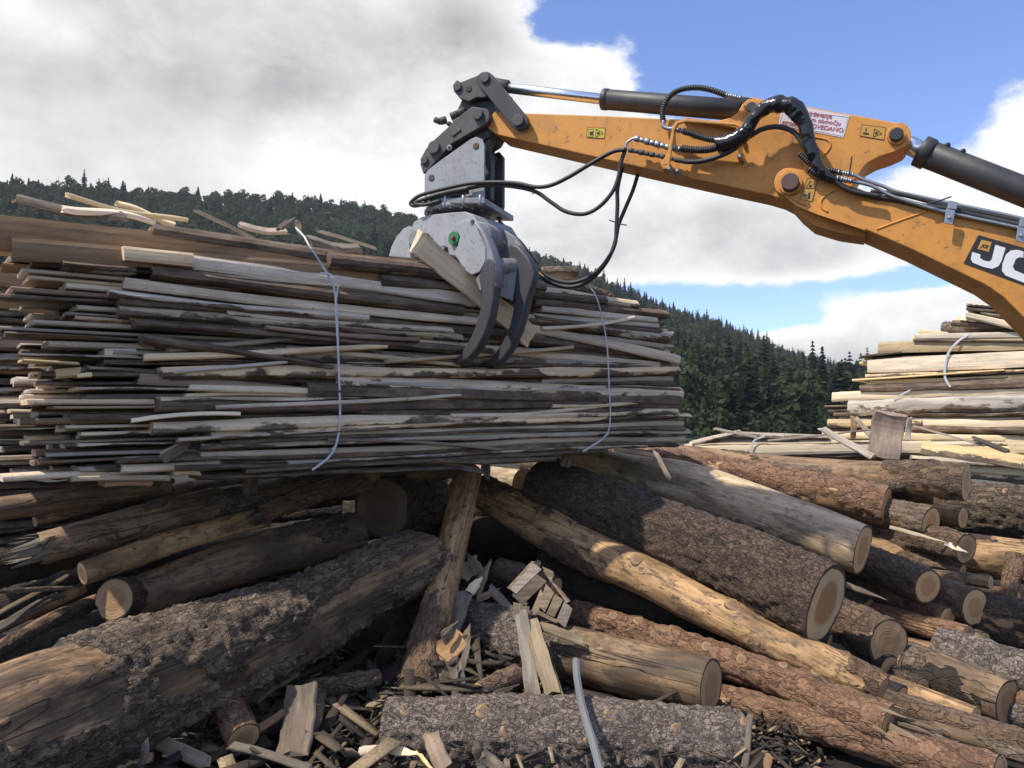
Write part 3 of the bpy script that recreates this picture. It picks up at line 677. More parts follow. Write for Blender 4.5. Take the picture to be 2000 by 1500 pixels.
log('thin pole with a small face above the shaded narrow-faced log', [(1720, 1110, 6.0, 20), (1935, 1138, 5.4, 26)], 'brown', (E, E), .5, .02, 0, .04, group=G)
log('dark log at the right edge beside the shaded narrow-faced log', [(1850, 1190, 5.6, 88), (2090, 1240, 5.1, 96)], 'dark', (E, E), .8, .02, 0, .05, group=G)
log('torn upright orange stub hanging at the right edge', [(1985, 1085, 5.6, 40), (1965, 1180, 5.5, 26)], 'yellow', (ED, ED), .5, .02, 1, .12, splinter=[1], group=G)
log('bleached log reaching the right edge low in the heap', [(1840, 1350, 4.8, 50), (2080, 1420, 4.4, 60)], 'spruce', (E, E), .7, .018, 0, .05, group=G)
log('dark pole buried low in the right corner of the heap', [(1720, 1370, 4.6, 56), (2060, 1480, 4.0, 66)], 'brown', (E, E), .8, .018, 0, .05, group=G)
log('shaded log in the lower right corner with mossy bark', [(1560, 1395, 4.5, 60), (1870, 1490, 3.95, 70)], 'grey', (E, ED), .8, .018, 0, .05, group=G)
for lab, pts, st, bk in (
    ('slender tan log ending just below the orange-faced dark log', [(1600, 1125, 6.4, 34), (1850, 1168, 5.6, 40)], 'yellow', .3),
    ('slender brown log ending beside the thin pole near the right edge', [(1760, 1135, 6.2, 36), (1985, 1172, 5.5, 42)], 'brown', .7),
    ('peeled pole lying under the stout torn log', [(1640, 1300, 5.0, 40), (1905, 1405, 4.35, 46)], 'yellow', .3),
    ('narrow dark log between the long yellow log and the stout torn log', [(1600, 1262, 5.3, 44), (1800, 1350, 4.7, 50)], 'dark', .8),
    ('thin reddish pole at the right edge above the corner logs', [(1820, 1310, 4.9, 34), (2080, 1395, 4.4, 40)], 'red', .7),
    ('mid-brown log filling the gap under the thick grey-brown log', [(1560, 1220, 5.6, 54), (1770, 1305, 4.9, 58)], 'grey', .6),
    ('short tan log end between the stub and the shaggy log', [(1700, 985, 6.9, 40), (1880, 1010, 6.3, 44)], 'yellow', .4),
    ('narrow log end just under the brown log end at the right', [(1660, 950, 7.0, 38), (1830, 975, 6.5, 42)], 'brown', .6),
    ('slim log in the lowest row at the right corner', [(1680, 1420, 4.3, 40), (1960, 1500, 3.8, 46)], 'yellow', .5),
    ('slim shaded log left of the black-ended log', [(1560, 985, 6.9, 44), (1780, 1062, 6.1, 46)], 'brown', .6)):
    log(lab, pts, st, (E, E), bk, .018, 0, .05, group=G)
for lab, pts, st, bk in (
    ('thin pale pole sticking out under the small round-ended pole', [(1790, 1262, 5.3, 26), (1960, 1300, 4.9, 30)], 'pale', .3),
    ('slim bark-covered log at the right edge over the dark log', [(1860, 1150, 5.9, 36), (2080, 1190, 5.4, 42)], 'grey', .8),
    ('slender log with a tan end below the black-ended log', [(1700, 1070, 6.3, 32), (1880, 1118, 5.8, 36)], 'brown', .5),
    ('thin yellow pole running below the shaggy log at the right edge', [(1880, 1052, 6.2, 24), (2080, 1078, 5.8, 28)], 'yellow', .3),
    ('slim reddish log under the narrow-faced shaded log', [(1680, 1150, 6.0, 34), (1850, 1205, 5.3, 38)], 'red', .8),
    ('narrow tan log just above the dull red log', [(1500, 1330, 4.9, 30), (1740, 1395, 4.3, 32)], 'yellow', .4),
    ('slender log in the right corner over the shaded corner log', [(1640, 1380, 4.6, 36), (1890, 1455, 4.1, 40)], 'brown', .6),
    ('thin grey pole crossing the right corner', [(1820, 1420, 4.2, 26), (2060, 1500, 3.8, 30)], 'grey', .6),
    ('thin grey pole fanning down at the left under the red-faced pole', [(-20, 1075, 4.9, 22), (180, 1035, 5.3, 24), (400, 975, 5.8, 24)], 'grey', .5),
    ('slim brown pole just above the splinter-ended log', [(20, 1045, 5.0, 28), (260, 985, 5.5, 28), (520, 935, 6.1, 26)], 'brown', .5),
    ('slender pole at the left edge above the grey plank', [(-20, 1120, 4.7, 26), (120, 1095, 4.9, 28), (330, 1040, 5.5, 26)], 'grey', .5),
    ('thin tan pole low at the left edge behind the huge log', [(-20, 1235, 4.25, 22), (160, 1150, 4.9, 22)], 'yellow', .4)):
    log(lab, pts, st, (E, E), bk, .018, 0, .05, group=G)
# long yellow ones
log('long crooked yellow log with peeling bark running down to the right', [(938, 962, 6.3, 62), (1080, 1042, 5.75, 78), (1270, 1130, 5.2, 76), (1480, 1238, 4.7, 72), (1600, 1290, 4.45, 70), (1722, 1352, 4.25, 60)], 'yellow', (E, ED), .33,
    .013, [(.25, 1.2, .42), (.5, .1, .40), (.72, .3, .45)], .08, group=G)
log('straight weathered log close behind the long crooked yellow log', [(870, 935, 7.2, 50), (1090, 1040, 6.3, 62), (1330, 1170, 5.5, 66), (1640, 1300, 4.9, 60)], 'grey', (E, ED), .35, .016, 0, .05, group=G)
log('red-barked log studded with sawn-off branch knots and a splintered end', [(1120, 1195, 5.5, 48), (1300, 1255, 5.0, 60), (1500, 1320, 4.5, 68), (1740, 1418, 3.95, 86)], 'red', (E, ED), .84,
    .012, [(.17, .3, .42), (.26, .5, .45), (.37, .9, .4), (.5, .2, .42), (.61, .1, .4), (.72, .6, .35), (.80, 1.0, .35), (.33, 0, .3)], .05, splinter=[1], group=G)
log('dull red log lying under the knotty red log', [(1380, 1362, 4.6, 60), (1620, 1420, 4.15, 66), (1950, 1520, 3.6, 86)], 'red', (E, E), .7, .014, 5, .06, group=G)
log('mossy grey log with its right half peeled, under the crate wreck', [(920, 1222, 5.2, 92), (1130, 1280, 4.7, 108), (1390, 1338, 4.2, 112)], 'spruce', (ED, ED), .5, .013, 1, .06, group=G,
    barkfun=lambda u, a, b: (.58 - u) * 2.5 + b * 1.1 - (np.sin(a) > .35) * .25)
me_ = log('short grey spruce log with scaly bark and round knots in front', [(752, 1432, 4.05, 140), (1100, 1442, 4.02, 148), (1446, 1466, 4.0, 150)], 'spruce', (ED, ED), .97, .010,
    [(.055, .45, .26), (.27, .35, .3), (.34, -.1, .26), (.56, -.25, .2), (.62, .35, .28), (.80, .2, .2), (.99, .5, .2)], .025, group=G)
log('steep mottled log propped upright in the middle of the pile', [(916, 925, 5.9, 56), (878, 1080, 5.3, 60), (812, 1345, 4.5, 72)], 'yellow', (E, E), .35, .013, 3, .06, group=G,
    barkfun=lambda u, a, b: (u - .72) * 2.2 + b * 1.0)
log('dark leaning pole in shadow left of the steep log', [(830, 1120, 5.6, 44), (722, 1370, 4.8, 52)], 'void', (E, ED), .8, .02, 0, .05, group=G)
log('pale broken stub behind the steep log', [(905, 930, 7.3, 50), (1015, 942, 7.0, 56)], 'pale', (E, E), .3, .02, 0, .12, group=G)
log('yellowish log end peeping out left of the steep log', [(790, 925, 7.0, 50), (880, 945, 6.8, 52)], 'yellow', (E, E), .5, .02, 0, .1, group=G)
# left heap
log('huge shaggy log with flaking bark running from the lower left corner', [(-180, 1545, 2.85, 300), (60, 1425, 3.2, 272), (300, 1328, 3.7, 226), (560, 1216, 4.35, 172), (735, 1130, 4.9, 134), (828, 1088, 5.2, 112)], 'rough', (ED, ED), .6,
    .0105, 0, .09, group=G, barkfun=lambda u, a, b: b * 1.6 + .48 - 1.3 * np.exp(-((u - .15) / .12) ** 2) * sstep(np.sin(a), -.5, .1) - .45 * np.exp(-((a - 3.2) / .4) ** 2) * (u > .3))
log('splinter-ended grey log lying long under the lifted bundle', [(75, 1072, 4.5, 64), (330, 1006, 5.0, 68), (640, 945, 5.8, 58), (900, 905, 6.5, 56)], 'grey', (None, E), .22, .013, 2, .06, splinter=[0], group=G)
log('slim log with a round yellow face on the left', [(160, 1120, 4.35, 50), (330, 1062, 4.75, 45), (520, 1010, 5.2, 40)], 'yellow', (E, ED), .4, .012, 2, .04, group=G)
log('slim broken log with frayed end continuing the round-faced one', [(505, 1006, 5.1, 34), (620, 965, 5.5, 38), (735, 925, 6.0, 36)], 'yellow', (None, E), .4, .012, 1, .06, splinter=[0], group=G)
log('cracked dark log resting below the slim round-faced log', [(245, 1172, 4.75, 82), (480, 1090, 5.2, 86), (698, 1042, 5.7, 84)], 'brown', ('end_black', ED), .3, .013, 1, .06, group=G)
log('short stump end standing under the round-faced log', [(222, 1172, 4.6, 80), (300, 1168, 5.0, 76)], 'brown', (ED, ED), .5, .016, 0, .08, group=G)
log('thick shadowed log end with grey bark left of the centre', [(742, 990, 5.95, 118), (850, 965, 6.9, 112)], 'rough', ('end_black', ED), .85, .016, 0, .05, group=G)
log('dusty pole lying just below the left slab ends', [(-40, 1000, 4.6, 46), (150, 975, 4.9, 44), (330, 950, 5.3, 38)], 'grey', (E, E), .3, .014, 0, .05, group=G)
log('thin pole with a small red face at the left', [(68, 1018, 4.75, 24), (190, 985, 5.0, 28), (330, 950, 5.4, 28)], 'brown', (E, E), .6, .014, 1, .05, group=G)
log('mottled log behind the thin red-faced pole', [(150, 1030, 5.2, 30), (340, 965, 5.6, 40), (560, 930, 6.2, 38)], 'grey', (E, E), .6, .014, 2, .06, group=G)
log('white-topped short log sticking out at the left edge', [(22, 908, 5.0, 40), (160, 886, 5.4, 40)], 'pale', (E, E), .5, .014, 0, .05, group=G)
log('low thin pole in the lower left shadow', [(-30, 1285, 4.0, 32), (90, 1215, 4.4, 32), (210, 1165, 4.9, 30)], 'brown', (E, E), .5, .016, 0, .05, group=G)
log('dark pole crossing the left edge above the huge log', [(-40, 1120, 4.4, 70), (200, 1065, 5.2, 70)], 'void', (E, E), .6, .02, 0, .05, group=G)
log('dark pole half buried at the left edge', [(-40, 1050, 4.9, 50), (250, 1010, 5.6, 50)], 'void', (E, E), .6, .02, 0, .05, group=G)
log('slender grey stick reaching in from the left edge', [(-30, 1158, 4.0, 9), (60, 1152, 4.2, 10), (140, 1148, 4.4, 7)], 'grey', (E, E), .9, .02, 0, .05, group=G, cat='stick')
log('reddish short log stub among the splinters at the bottom', [(432, 1350, 3.95, 58), (478, 1440, 3.7, 66)], 'red', (E, ED), .8, .015, 1, .08, group=G)
log('knobbly bark stump in the wood litter behind the front log', [(600, 1350, 4.3, 40), (740, 1322, 4.5, 34)], 'rough', (E, ED), .9, .018, 1, .1, group=G)
log('brown stub lying in the litter beside the steep log', [(935, 1350, 4.35, 38), (1010, 1320, 4.5, 46)], 'brown', (E, ED), .9, .018, 1, .1, group=G)
log('short dark log poking out below the pale broken stub', [(975, 1110, 5.6, 44), (1085, 1150, 5.3, 46)], 'brown', (E, ED), .8, .018, 0, .08, group=G)
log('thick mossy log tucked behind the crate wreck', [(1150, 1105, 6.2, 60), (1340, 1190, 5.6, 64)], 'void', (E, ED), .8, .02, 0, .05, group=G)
# buried logs that close the heap
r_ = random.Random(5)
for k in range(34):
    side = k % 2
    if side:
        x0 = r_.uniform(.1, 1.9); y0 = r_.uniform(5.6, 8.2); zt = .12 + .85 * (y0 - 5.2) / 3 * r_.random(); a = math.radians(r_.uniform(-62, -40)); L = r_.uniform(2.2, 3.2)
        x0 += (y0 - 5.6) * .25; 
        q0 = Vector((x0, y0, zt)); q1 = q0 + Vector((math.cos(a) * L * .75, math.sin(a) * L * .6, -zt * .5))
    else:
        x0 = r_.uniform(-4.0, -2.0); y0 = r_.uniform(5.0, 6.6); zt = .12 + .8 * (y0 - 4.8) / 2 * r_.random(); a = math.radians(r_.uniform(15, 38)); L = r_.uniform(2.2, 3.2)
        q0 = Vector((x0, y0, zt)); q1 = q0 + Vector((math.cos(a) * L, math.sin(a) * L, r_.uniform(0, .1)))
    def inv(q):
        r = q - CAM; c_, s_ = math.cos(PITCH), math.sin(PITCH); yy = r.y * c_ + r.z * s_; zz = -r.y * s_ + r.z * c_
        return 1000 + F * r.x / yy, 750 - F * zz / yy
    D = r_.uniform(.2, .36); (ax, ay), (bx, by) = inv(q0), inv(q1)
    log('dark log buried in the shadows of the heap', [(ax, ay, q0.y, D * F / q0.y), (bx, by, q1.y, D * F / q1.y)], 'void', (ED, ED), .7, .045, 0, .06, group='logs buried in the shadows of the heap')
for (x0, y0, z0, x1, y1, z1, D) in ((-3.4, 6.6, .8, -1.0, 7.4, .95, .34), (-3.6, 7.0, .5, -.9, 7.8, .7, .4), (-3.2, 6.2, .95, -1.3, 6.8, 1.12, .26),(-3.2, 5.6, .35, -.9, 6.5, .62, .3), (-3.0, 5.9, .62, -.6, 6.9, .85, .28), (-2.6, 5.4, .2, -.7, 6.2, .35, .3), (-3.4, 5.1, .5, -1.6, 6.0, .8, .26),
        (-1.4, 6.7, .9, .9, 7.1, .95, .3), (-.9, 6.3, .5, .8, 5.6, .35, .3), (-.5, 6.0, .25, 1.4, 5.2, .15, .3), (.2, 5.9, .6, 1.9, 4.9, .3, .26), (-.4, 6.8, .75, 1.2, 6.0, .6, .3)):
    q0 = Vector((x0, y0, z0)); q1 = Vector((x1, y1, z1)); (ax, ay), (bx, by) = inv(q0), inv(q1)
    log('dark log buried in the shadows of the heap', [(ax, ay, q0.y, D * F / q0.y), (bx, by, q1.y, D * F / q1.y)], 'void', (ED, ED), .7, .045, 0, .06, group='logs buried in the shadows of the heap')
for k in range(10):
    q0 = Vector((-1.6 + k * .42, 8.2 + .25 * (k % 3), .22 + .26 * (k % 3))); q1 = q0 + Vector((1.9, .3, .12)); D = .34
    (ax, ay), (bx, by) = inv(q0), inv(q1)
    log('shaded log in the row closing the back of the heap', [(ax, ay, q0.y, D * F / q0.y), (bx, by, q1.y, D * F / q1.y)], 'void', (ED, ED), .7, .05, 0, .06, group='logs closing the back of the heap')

# ------------------------------------------------------------------ boards
def board_mesh(L, w, t, kind, seed, t1=None, bow=0.0, seg=None, rag=.03):
    """sawmill slab: X length, Y depth (front edge at 0), Z up"""
    t1 = t if t1 is None else t1; n = seg or max(6, int(L / .11)); s = np.linspace(0, 1, n); x = s * L
    sh = seed * 5.31
    def f1(sc, o, oc=2): return fbm(np.stack([x * sc + sh, x * 0 + o, x * 0 + sh], -1), oc)
    tt = (t + (t1 - t) * s) * (1 + (.36 if kind != 'sawn' else .16) * f1(2.2, 1, 3)); fy = f1(1.3, 4, 3) * .02; zc = f1(.9, 8) * .02 + bow * 4 * s * (1 - s)
    rb = {'bark': .040, 'waney': .026, 'sawn': .005}[kind]
    wz = f1(2.6, 12, 3)
    prof = [(0.004, -.5), (-rb * .9, -.28), (-rb, .02), (-rb * .55, .30), (.004, .5), (w * .5, .5), (w, .45), (w, -.45), (w * .5, -.5)]
    V = []; B = []
    for k, (py_, pz) in enumerate(prof):
        jit = f1(4.0, 20 + k, 3) * (.011 if kind != 'sawn' else .002) * (1 if k < 5 else .3)
        V.append(np.stack([x, py_ + fy * (1 if k < 5 else .4) + jit, zc + pz * tt + jit * .5], 1))
        if kind == 'bark': b = .9 if k in (1, 2, 3) else (.55 if k in (0, 4) else .15)
        elif kind == 'waney': b = (.62, .5, .35, .25, .12, 0, 0, 0, .3)[k]
        else: b = 0.05
        B.append(np.full(n, b) + (wz * .35 if kind == 'waney' else 0))
    V = np.stack(V, 1); B = np.stack(B, 1); m_ = len(prof)
    r = np.random.RandomState(int(seed * 13) % 9999)
    V[0, :, 0] += r.uniform(-rag, rag) * np.linspace(-1, 1, m_) * .5; V[-1, :, 0] += r.uniform(-rag, rag) * np.linspace(-1, 1, m_) * .5
    i = np.arange(n - 1)[:, None] * m_; j = np.arange(m_)[None, :]; j2 = (j + 1) % m_
    f = np.stack([i + j, i + j2, i + m_ + j2, i + m_ + j], -1).reshape(-1, 4).tolist(); f.append(list(range(m_))[::-1]); f.append([(n - 1) * m_ + k for k in range(m_)])
    me = mesh('slab', V.reshape(-1, 3), f, False, {'bark': B.ravel()})
    # ends stay bare wood
    a = me.attributes['bark']; 
    return me
TY = {'p': ('bpale', 'sawn'), 'P': ('bpale', 'waney'), 'f': ('bfresh', 'sawn'), 'F': ('bfresh', 'waney'), 'g': ('bgrey', 'sawn'), 'G': ('bgrey', 'waney'),
      'b': ('bbrown', 'sawn'), 'B': ('bbrown', 'bark'), 'k': ('bdark', 'bark'), 'd': ('bdark', 'sawn'), 'K': ('bgrey', 'bark')}
_bs = 0
class Face:
    """vertical plane on which the front edges of a stack lie"""
    def __init__(s, a, b):
        s.o = Vector((a[0], a[1], 0)); d = Vector((b[0] - a[0], b[1] - a[1], 0)).normalized(); s.v = d; s.n = Vector((-d.y, d.x, 0))
        if s.n.y < 0: s.n = -s.n
    def at(s, px, py, off=0.0):
        r = pray(px, py); t = (off + (s.o - CAM).dot(s.n)) / r.dot(s.n); return CAM + r * t
def board(face, xl, yl, xr, yr, tl, tr, ty, parent, off=0.0, w=.22, bow=0.0, name='slab', copies=0, offr=None):
    global _bs
    _bs += 1; a = face.at(xl, yl, off); b = face.at(xr, yr, off if offr is None else offr); L = (b - a).length
    mat, kind = TY[ty]; ta = tl * (a - CAM).y / F; tb = tr * (b - CAM).y / F
    me = board_mesh(L, w, ta, kind, _bs * 1.17, tb, bow); fr = frame(a, b, face.n)
    o = link(name, me, M[mat], parent, fr)
    for k in range(copies):
        sh = Matrix.Translation((rnd.uniform(-.12, .12) , w * (k + 1) * .97 + .01, rnd.uniform(-.006, .006)))
        link(name, me, None, parent, fr @ sh)
    return o

# the lifted bundle ---------------------------------------------------------
FB = Face((-1.888, 3.9), (1.302, 6.2))
bun = thing('slab_bundle', 'long strapped bundle of bark-edged slabs hanging in the grapple', 'bundle', Vector((-.3, 5.4, 1.4)), 'bundles of strapped slabs')
rows = [
 # xl yl xr yr tl tr type off w
 (-45, 452, 1010, 548, 66, 48, 'b', .03, .05), (24, 487, 640, 532, 46, 30, 'b', .0, .04), (300, 452, 1120, 578, 26, 22, 'B', .05, .25),
 (640, 505, 1060, 560, 26, 20, 'B', .0, .2), (740, 548, 1180, 590, 24, 18, 'K', .02, .22),
 (240, 491, 376, 506, 22, 22, 'p', -.04, .2), (372, 512, 935, 590, 25, 18, 'p', -.01, .2), (115, 505, 250, 515, 16, 14, 'p', .02, .2), (120, 516, 262, 528, 14, 14, 'K', .0, .2),
 (300, 533, 905, 606, 22, 16, 'B', .0, .2), (300, 524, 905, 596, 6, 5, 'p', -.012, .16), (245, 552, 940, 633, 18, 12, 'p', -.01, .2), (215, 572, 720, 622, 13, 12, 'P', -.02, .2),
 (228, 588, 1000, 652, 20, 18, 'k', .02, .22), (233, 611, 900, 664, 18, 12, 'G', -.005, .22), (262, 632, 960, 684, 14, 12, 'K', -.01, .2), (250, 622, 1290, 713, 10, 12, 'p', .01, .2),
 (440, 607, 880, 650, 10, 14, 'G', .0, .2),
 (278, 657, 650, 716, 15, 12, 'K', -.02, .14), (330, 687, 604, 659, 10, 7, 'g', .0, .12), (285, 698, 760, 674, 11, 9, 'p', -.03, .14), (300, 672, 1300, 706, 16, 14, 'k', .06, .2), (540, 690, 900, 714, 8, 6, 'g', .0, .14),
 (560, 684, 1300, 720, 20, 12, 'G', .03, .2),
 (315, 728, 1326, 727, 20, 15, 'P', -.02, .22), (205, 690, 265, 690, 14, 14, 'g', .06, .2), (275, 743, 620, 766, 18, 10, 'b', .0, .2), (330, 742, 1314, 744, 12, 12, 'k', .04, .2),
 (372, 760, 1180, 786, 11, 9, 'f', -.02, .2), (660, 744, 1332, 770, 20, 20, 'P', -.02, .24), (600, 762, 1324, 782, 24, 20, 'B', -.012, .24), (365, 775, 700, 779, 7, 8, 'p', .0, .2),
 (308, 790, 1324, 792, 30, 22, 'k', .0, .24), (312, 779, 700, 781, 8, 6, 'G', -.02, .2), (700, 800, 1318, 801, 12, 12, 'K', .0, .2),
 (300, 838, 1320, 802, 22, 12, 'P', -.02, .22), (520, 842, 1346, 812, 12, 9, 'P', -.015, .22), (380, 830, 1300, 820, 18, 12, 'k', .03, .2),
 (410, 852, 1336, 829, 11, 9, 'g', -.02, .22), (430, 861, 1330, 838, 10, 8, 'K', -.01, .22), (392, 873, 1346, 848, 12, 8, 'G', -.02, .22), (392, 887, 1338, 858, 12, 8, 'g', -.02, .22),
 (330, 899, 1290, 869, 14, 12, 'B', .01, .22), (240, 912, 432, 903, 14, 12, 'p', .0, .2), (232, 899, 500, 893, 12, 10, 'K', .0, .2), (340, 918, 1080, 893, 10, 10, 'K', .0, .22), (390, 930, 900, 912, 12, 8, 'k', .03, .22),
 (560, 905, 1260, 876, 8, 8, 'G', -.01, .2), (480, 917, 1180, 884, 9, 8, 'B', .0, .22), (340, 930, 390, 929, 9, 9, 'p', .0, .2), (140, 940, 330, 937, 9, 9, 'g', .03, .2), (205, 945, 300, 945, 10, 10, 'b', .08, .2),
 # right of the claw
 (1035, 566, 1244, 594, 16, 14, 'F', .01, .2), (1040, 588, 1302, 614, 14, 16, 'B', -.0, .2), (1060, 603, 1284, 624, 12, 9, 'p', -.02, .2), (1045, 614, 1288, 634, 10, 9, 'g', .0, .2), (1040, 624, 1290, 646, 10, 8, 'K', .0, .2),
 (1022, 618, 1306, 662, 14, 14, 'P', -.02, .2), (1100, 655, 1296, 676, 8, 8, 'g', .0, .2), (1020, 634, 1330, 705, 13, 15, 'p', -.02, .2), (1040, 650, 1316, 692, 7, 6, 'g', -.01, .2), (1030, 660, 1296, 696, 20, 14, 'k', .03, .2),
 (780, 590, 1060, 660, 12, 12, 'G', .03, .2), (760, 640, 930, 700, 26, 20, 'b', .03, .2), (900, 690, 1100, 706, 20, 14, 'b', .03, .2),
 (960, 716, 1270, 718, 10, 8, 'k', .02, .2), (1180, 758, 1322, 760, 8, 7, 'K', .0, .2), (1060, 745, 1316, 738, 8, 8, 'g', .0, .2),
 (720, 820, 1326, 818, 8, 8, 'K', .02, .2), (600, 880, 1320, 866, 8, 7, 'k', .02, .2)]
for i, (xl, yl, xr, yr, tl, tr, ty, off, w) in enumerate(rows):
    if tl < 20 and abs(xr - xl) > 300: yl += rnd.uniform(-3, 3); yr += rnd.uniform(-5, 5)
    board(FB, xl, yl, xr, yr, tl * (1.2 if tl < 30 else 1), tr * (1.2 if tl < 30 else 1), ty, bun, off, w, rnd.uniform(-.012, .012))
for (xl, yl, xr, yr, t, ty) in ((420, 800, 900, 770, 9, 'p'), (700, 745, 1180, 764, 8, 'g'), (880, 812, 1240, 786, 8, 'p'), (350, 862, 760, 838, 8, 'G'), (520, 640, 820, 668, 9, 'b'),
        (760, 702, 1120, 676, 8, 'p'), (340, 726, 560, 706, 8, 'g'), (1080, 790, 1310, 776, 7, 'p'), (640, 860, 980, 876, 7, 'b'), (260, 820, 470, 806, 9, 'f'), (1060, 640, 1240, 618, 8, 'p')):
    board(FB, xl, yl, xr, yr, t, t * .85, ty, bun, -.045, .12, rnd.uniform(-.02, .02))
# body of the bundle behind its face
cands = 'pgGGPKpgGkPbBKd'
def fill(face, parent, x0, x1, top0, bot0, top1, bot1, offs_, step, jl, jr, seed, kinds=cands, w=.24, t=.021):
    """rows between a left profile (x0) and a right profile (x1)"""
    r = random.Random(seed); protos = {}
    A0, A1 = face.at(x0, top0), face.at(x0, bot0); B0, B1 = face.at(x1, top1), face.at(x1, bot1)
    H = A0.z - A1.z; n = int(H / step)
    for off in offs_:
        for k in range(n):
            q = (k + .5 + r.uniform(-.2, .2)) / n
            a = A0.lerp(A1, q) + face.n * off + face.v * jl(q, off, r); b = B0.lerp(B1, q) + face.n * off + face.v * jr(q, off, r)
            ty = r.choice(kinds); mat, kind = TY[ty]; key = (ty, r.randrange(3)); L0 = 4.0
            if key not in protos: protos[key] = board_mesh(L0, w, t, kind, seed + len(protos) * 2.3, None, 0, 26)
            fr = frame(a, b, face.n); L = (b - a).length
            link('slab', protos[key], M[mat], parent, fr @ Matrix.Diagonal((L / L0, r.uniform(.8, 1.1), r.uniform(.7, 1.5), 1)))
def jl_main(q, off, r):
    if q < .42: return r.uniform(-.58, -.22) + off * .25
    return r.uniform(-.45, -.04) - (.08 if q > .55 else 0)
fill(FB, bun, 250, 1325, 500, 940, 612, 872, (.07, .31, .55, .80, 1.02), .030, jl_main, lambda q, o, r: r.uniform(-.16, .03), 31)
# white plastic straps round the bundle
def strap(face, pts, parent, off=-.055, r=.0065, name='strap', back=.0):
    p = catmull([face.at(q[0], q[1], off if len(q) < 3 else q[2]) for q in pts], 8)
    v, f = sweep(p, r, 8); i_ = np.repeat(np.arange(len(p)), 8); c = p[i_]; nn = np.array(face.n); d = v - c
    d -= np.outer(d @ nn, nn) * .8; v = c + d; c_ = Vector(v.mean(0))
    return link(name, mesh(name, v - np.array(c_), f, False), M['strap'], parent, Matrix.Translation(c_))
strap(FB, [(578, 445, .6), (594, 462, .2), (602, 476), (630, 520), (652, 560), (658, 620), (661, 700), (664, 790), (663, 835), (655, 872), (640, 895), (610, 918)], bun)
strap(FB, [(626, 534), (645, 536), (660, 552), (656, 600), (661, 690)], bun, -.075, .005)
strap(FB, [(1150, 560, .3), (1163, 576), (1176, 620), (1186, 680), (1190, 760), (1192, 815), (1184, 850), (1150, 875), (1138, 882)], bun)
for (x, y) in ((652, 876), (1184, 851)):
    a = FB.at(x - 5, y + 4, -.045); b = FB.at(x + 5, y - 6, -.045); cyl('buckle', a, b, .011, M['zinc'], bun, 8)
# loose bits on and around the bundle
def stick(label, pts, r, mat='bgrey', name='stick', cat='stick', w=None, parent=None):
    """broken lath: rectangular section along a short path; pts px,py,Y"""
    p = [P(*q) for q in pts]; a, b = p[0], p[-1]; L = (b - a).length; global _bs; _bs += 1
    me = board_mesh(L, w or r * 2.2, r, 'sawn', _bs * 1.3, r * .8, 0, max(5, len(p) * 3), .05)
    o = link(name, me, M[mat], parent, frame(a, b, Vector((0, 1, 0)))); tag(o, label, cat)
    return o
def plank(label, a, b, wpx, t, mat, Y0=None, face=(0, -1, 0), name='plank', cat='plank', kind='sawn'):
    """plank seen on its flat: a,b=(px,py,Y) of the axis ends; wpx its width in photo pixels; face = direction its flat looks to"""
    global _bs; _bs += 1
    A, B_ = P(*a), P(*b); L = (B_ - A).length; w = wpx * (a[2] + b[2]) / 2 / F
    x = (B_ - A).normalized(); n = Vector(face); n = (n - x * n.dot(x)).normalized(); y = n.cross(x).normalized()
    fr = Matrix(((x.x, y.x, n.x, A.x), (x.y, y.y, n.y, A.y), (x.z, y.z, n.z, A.z), (0, 0, 0, 1))) @ Matrix.Translation((0, -w / 2, 0))
    me = board_mesh(L, w, t, kind, _bs * 1.9, t, 0, max(9, int(L / .035)), .06)
    torn = any(k in label for k in ('shard', 'splinter', 'pointed', 'torn', 'jagged', 'chip', 'scrap', 'strip', 'shaving')); r_ = random.Random(_bs)
    for v in me.vertices:
        u = v.co.x / L; k = 1.0
        if torn and u > .45: k = 1 - .85 * ((u - .45) / .55)
        edge = .10 * w * math.sin(u * 17 + _bs) * (.5 if torn else .25)
        v.co.y = w / 2 + (v.co.y - w / 2) * k + edge
        if u > .97 or u < .03: v.co.x += r_.uniform(-.18, .18) * min(w, .12)
        v.co.z += .5 * t * math.sin(u * 5 + _bs * 2)
    o = link(name, me, M[mat], None, fr); return tag(o, label, cat)
plank('thick pale plank gripped slantwise between the grapple claws', (812, 470, 4.84), (1040, 660, 5.17), 42, .05, 'bpale', face=(-.3, -1, .15))
plank('long pale slab lying highest on top of the left end of the bundle', (132, 388, 4.6), (362, 436, 5.2), 12, .03, 'bfresh', face=(0, -.6, 1))
plank('second pale slab under the highest one on the bundle', (124, 401, 4.5), (300, 432, 5.0), 16, .03, 'bpale', face=(0, -.8, .6))
plank('narrow pale slab end peeping out behind the highest slab', (230, 400, 5.2), (340, 436, 5.5), 10, .03, 'bfresh', face=(0, -.8, .6))
plank('brown bark-edged slab at the far left top of the bundle', (30, 388, 4.4), (240, 424, 4.8), 14, .03, 'bbrown', face=(0, -.8, .6), kind='bark')
plank('thin dark stick poking up from the top of the bundle', (386, 411, 4.9), (492, 464, 5.2), 6, .015, 'bgrey')
plank('torn black bark curl on top of the bundle by the strap', (545, 446, 5.2), (576, 424, 5.3), 10, .02, 'bdark')
plank('weathered slab end lying behind the black bark curl', (470, 440, 5.3), (560, 450, 5.4), 12, .03, 'bgrey', face=(0, -.8, .5))
plank('dark bark strip hanging below the black bark curl', (584, 430, 5.1), (588, 466, 5.1), 8, .015, 'bdark')
plank('thin pale stick rising behind the bundle left of the grapple', (625, 452, 5.6), (735, 486, 6.0), 6, .014, 'bfresh')
plank('grey slab end lying on top between strap and grapple', (600, 470, 5.0), (700, 486, 5.3), 18, .03, 'bgrey', face=(0, -.9, .4), kind='bark')
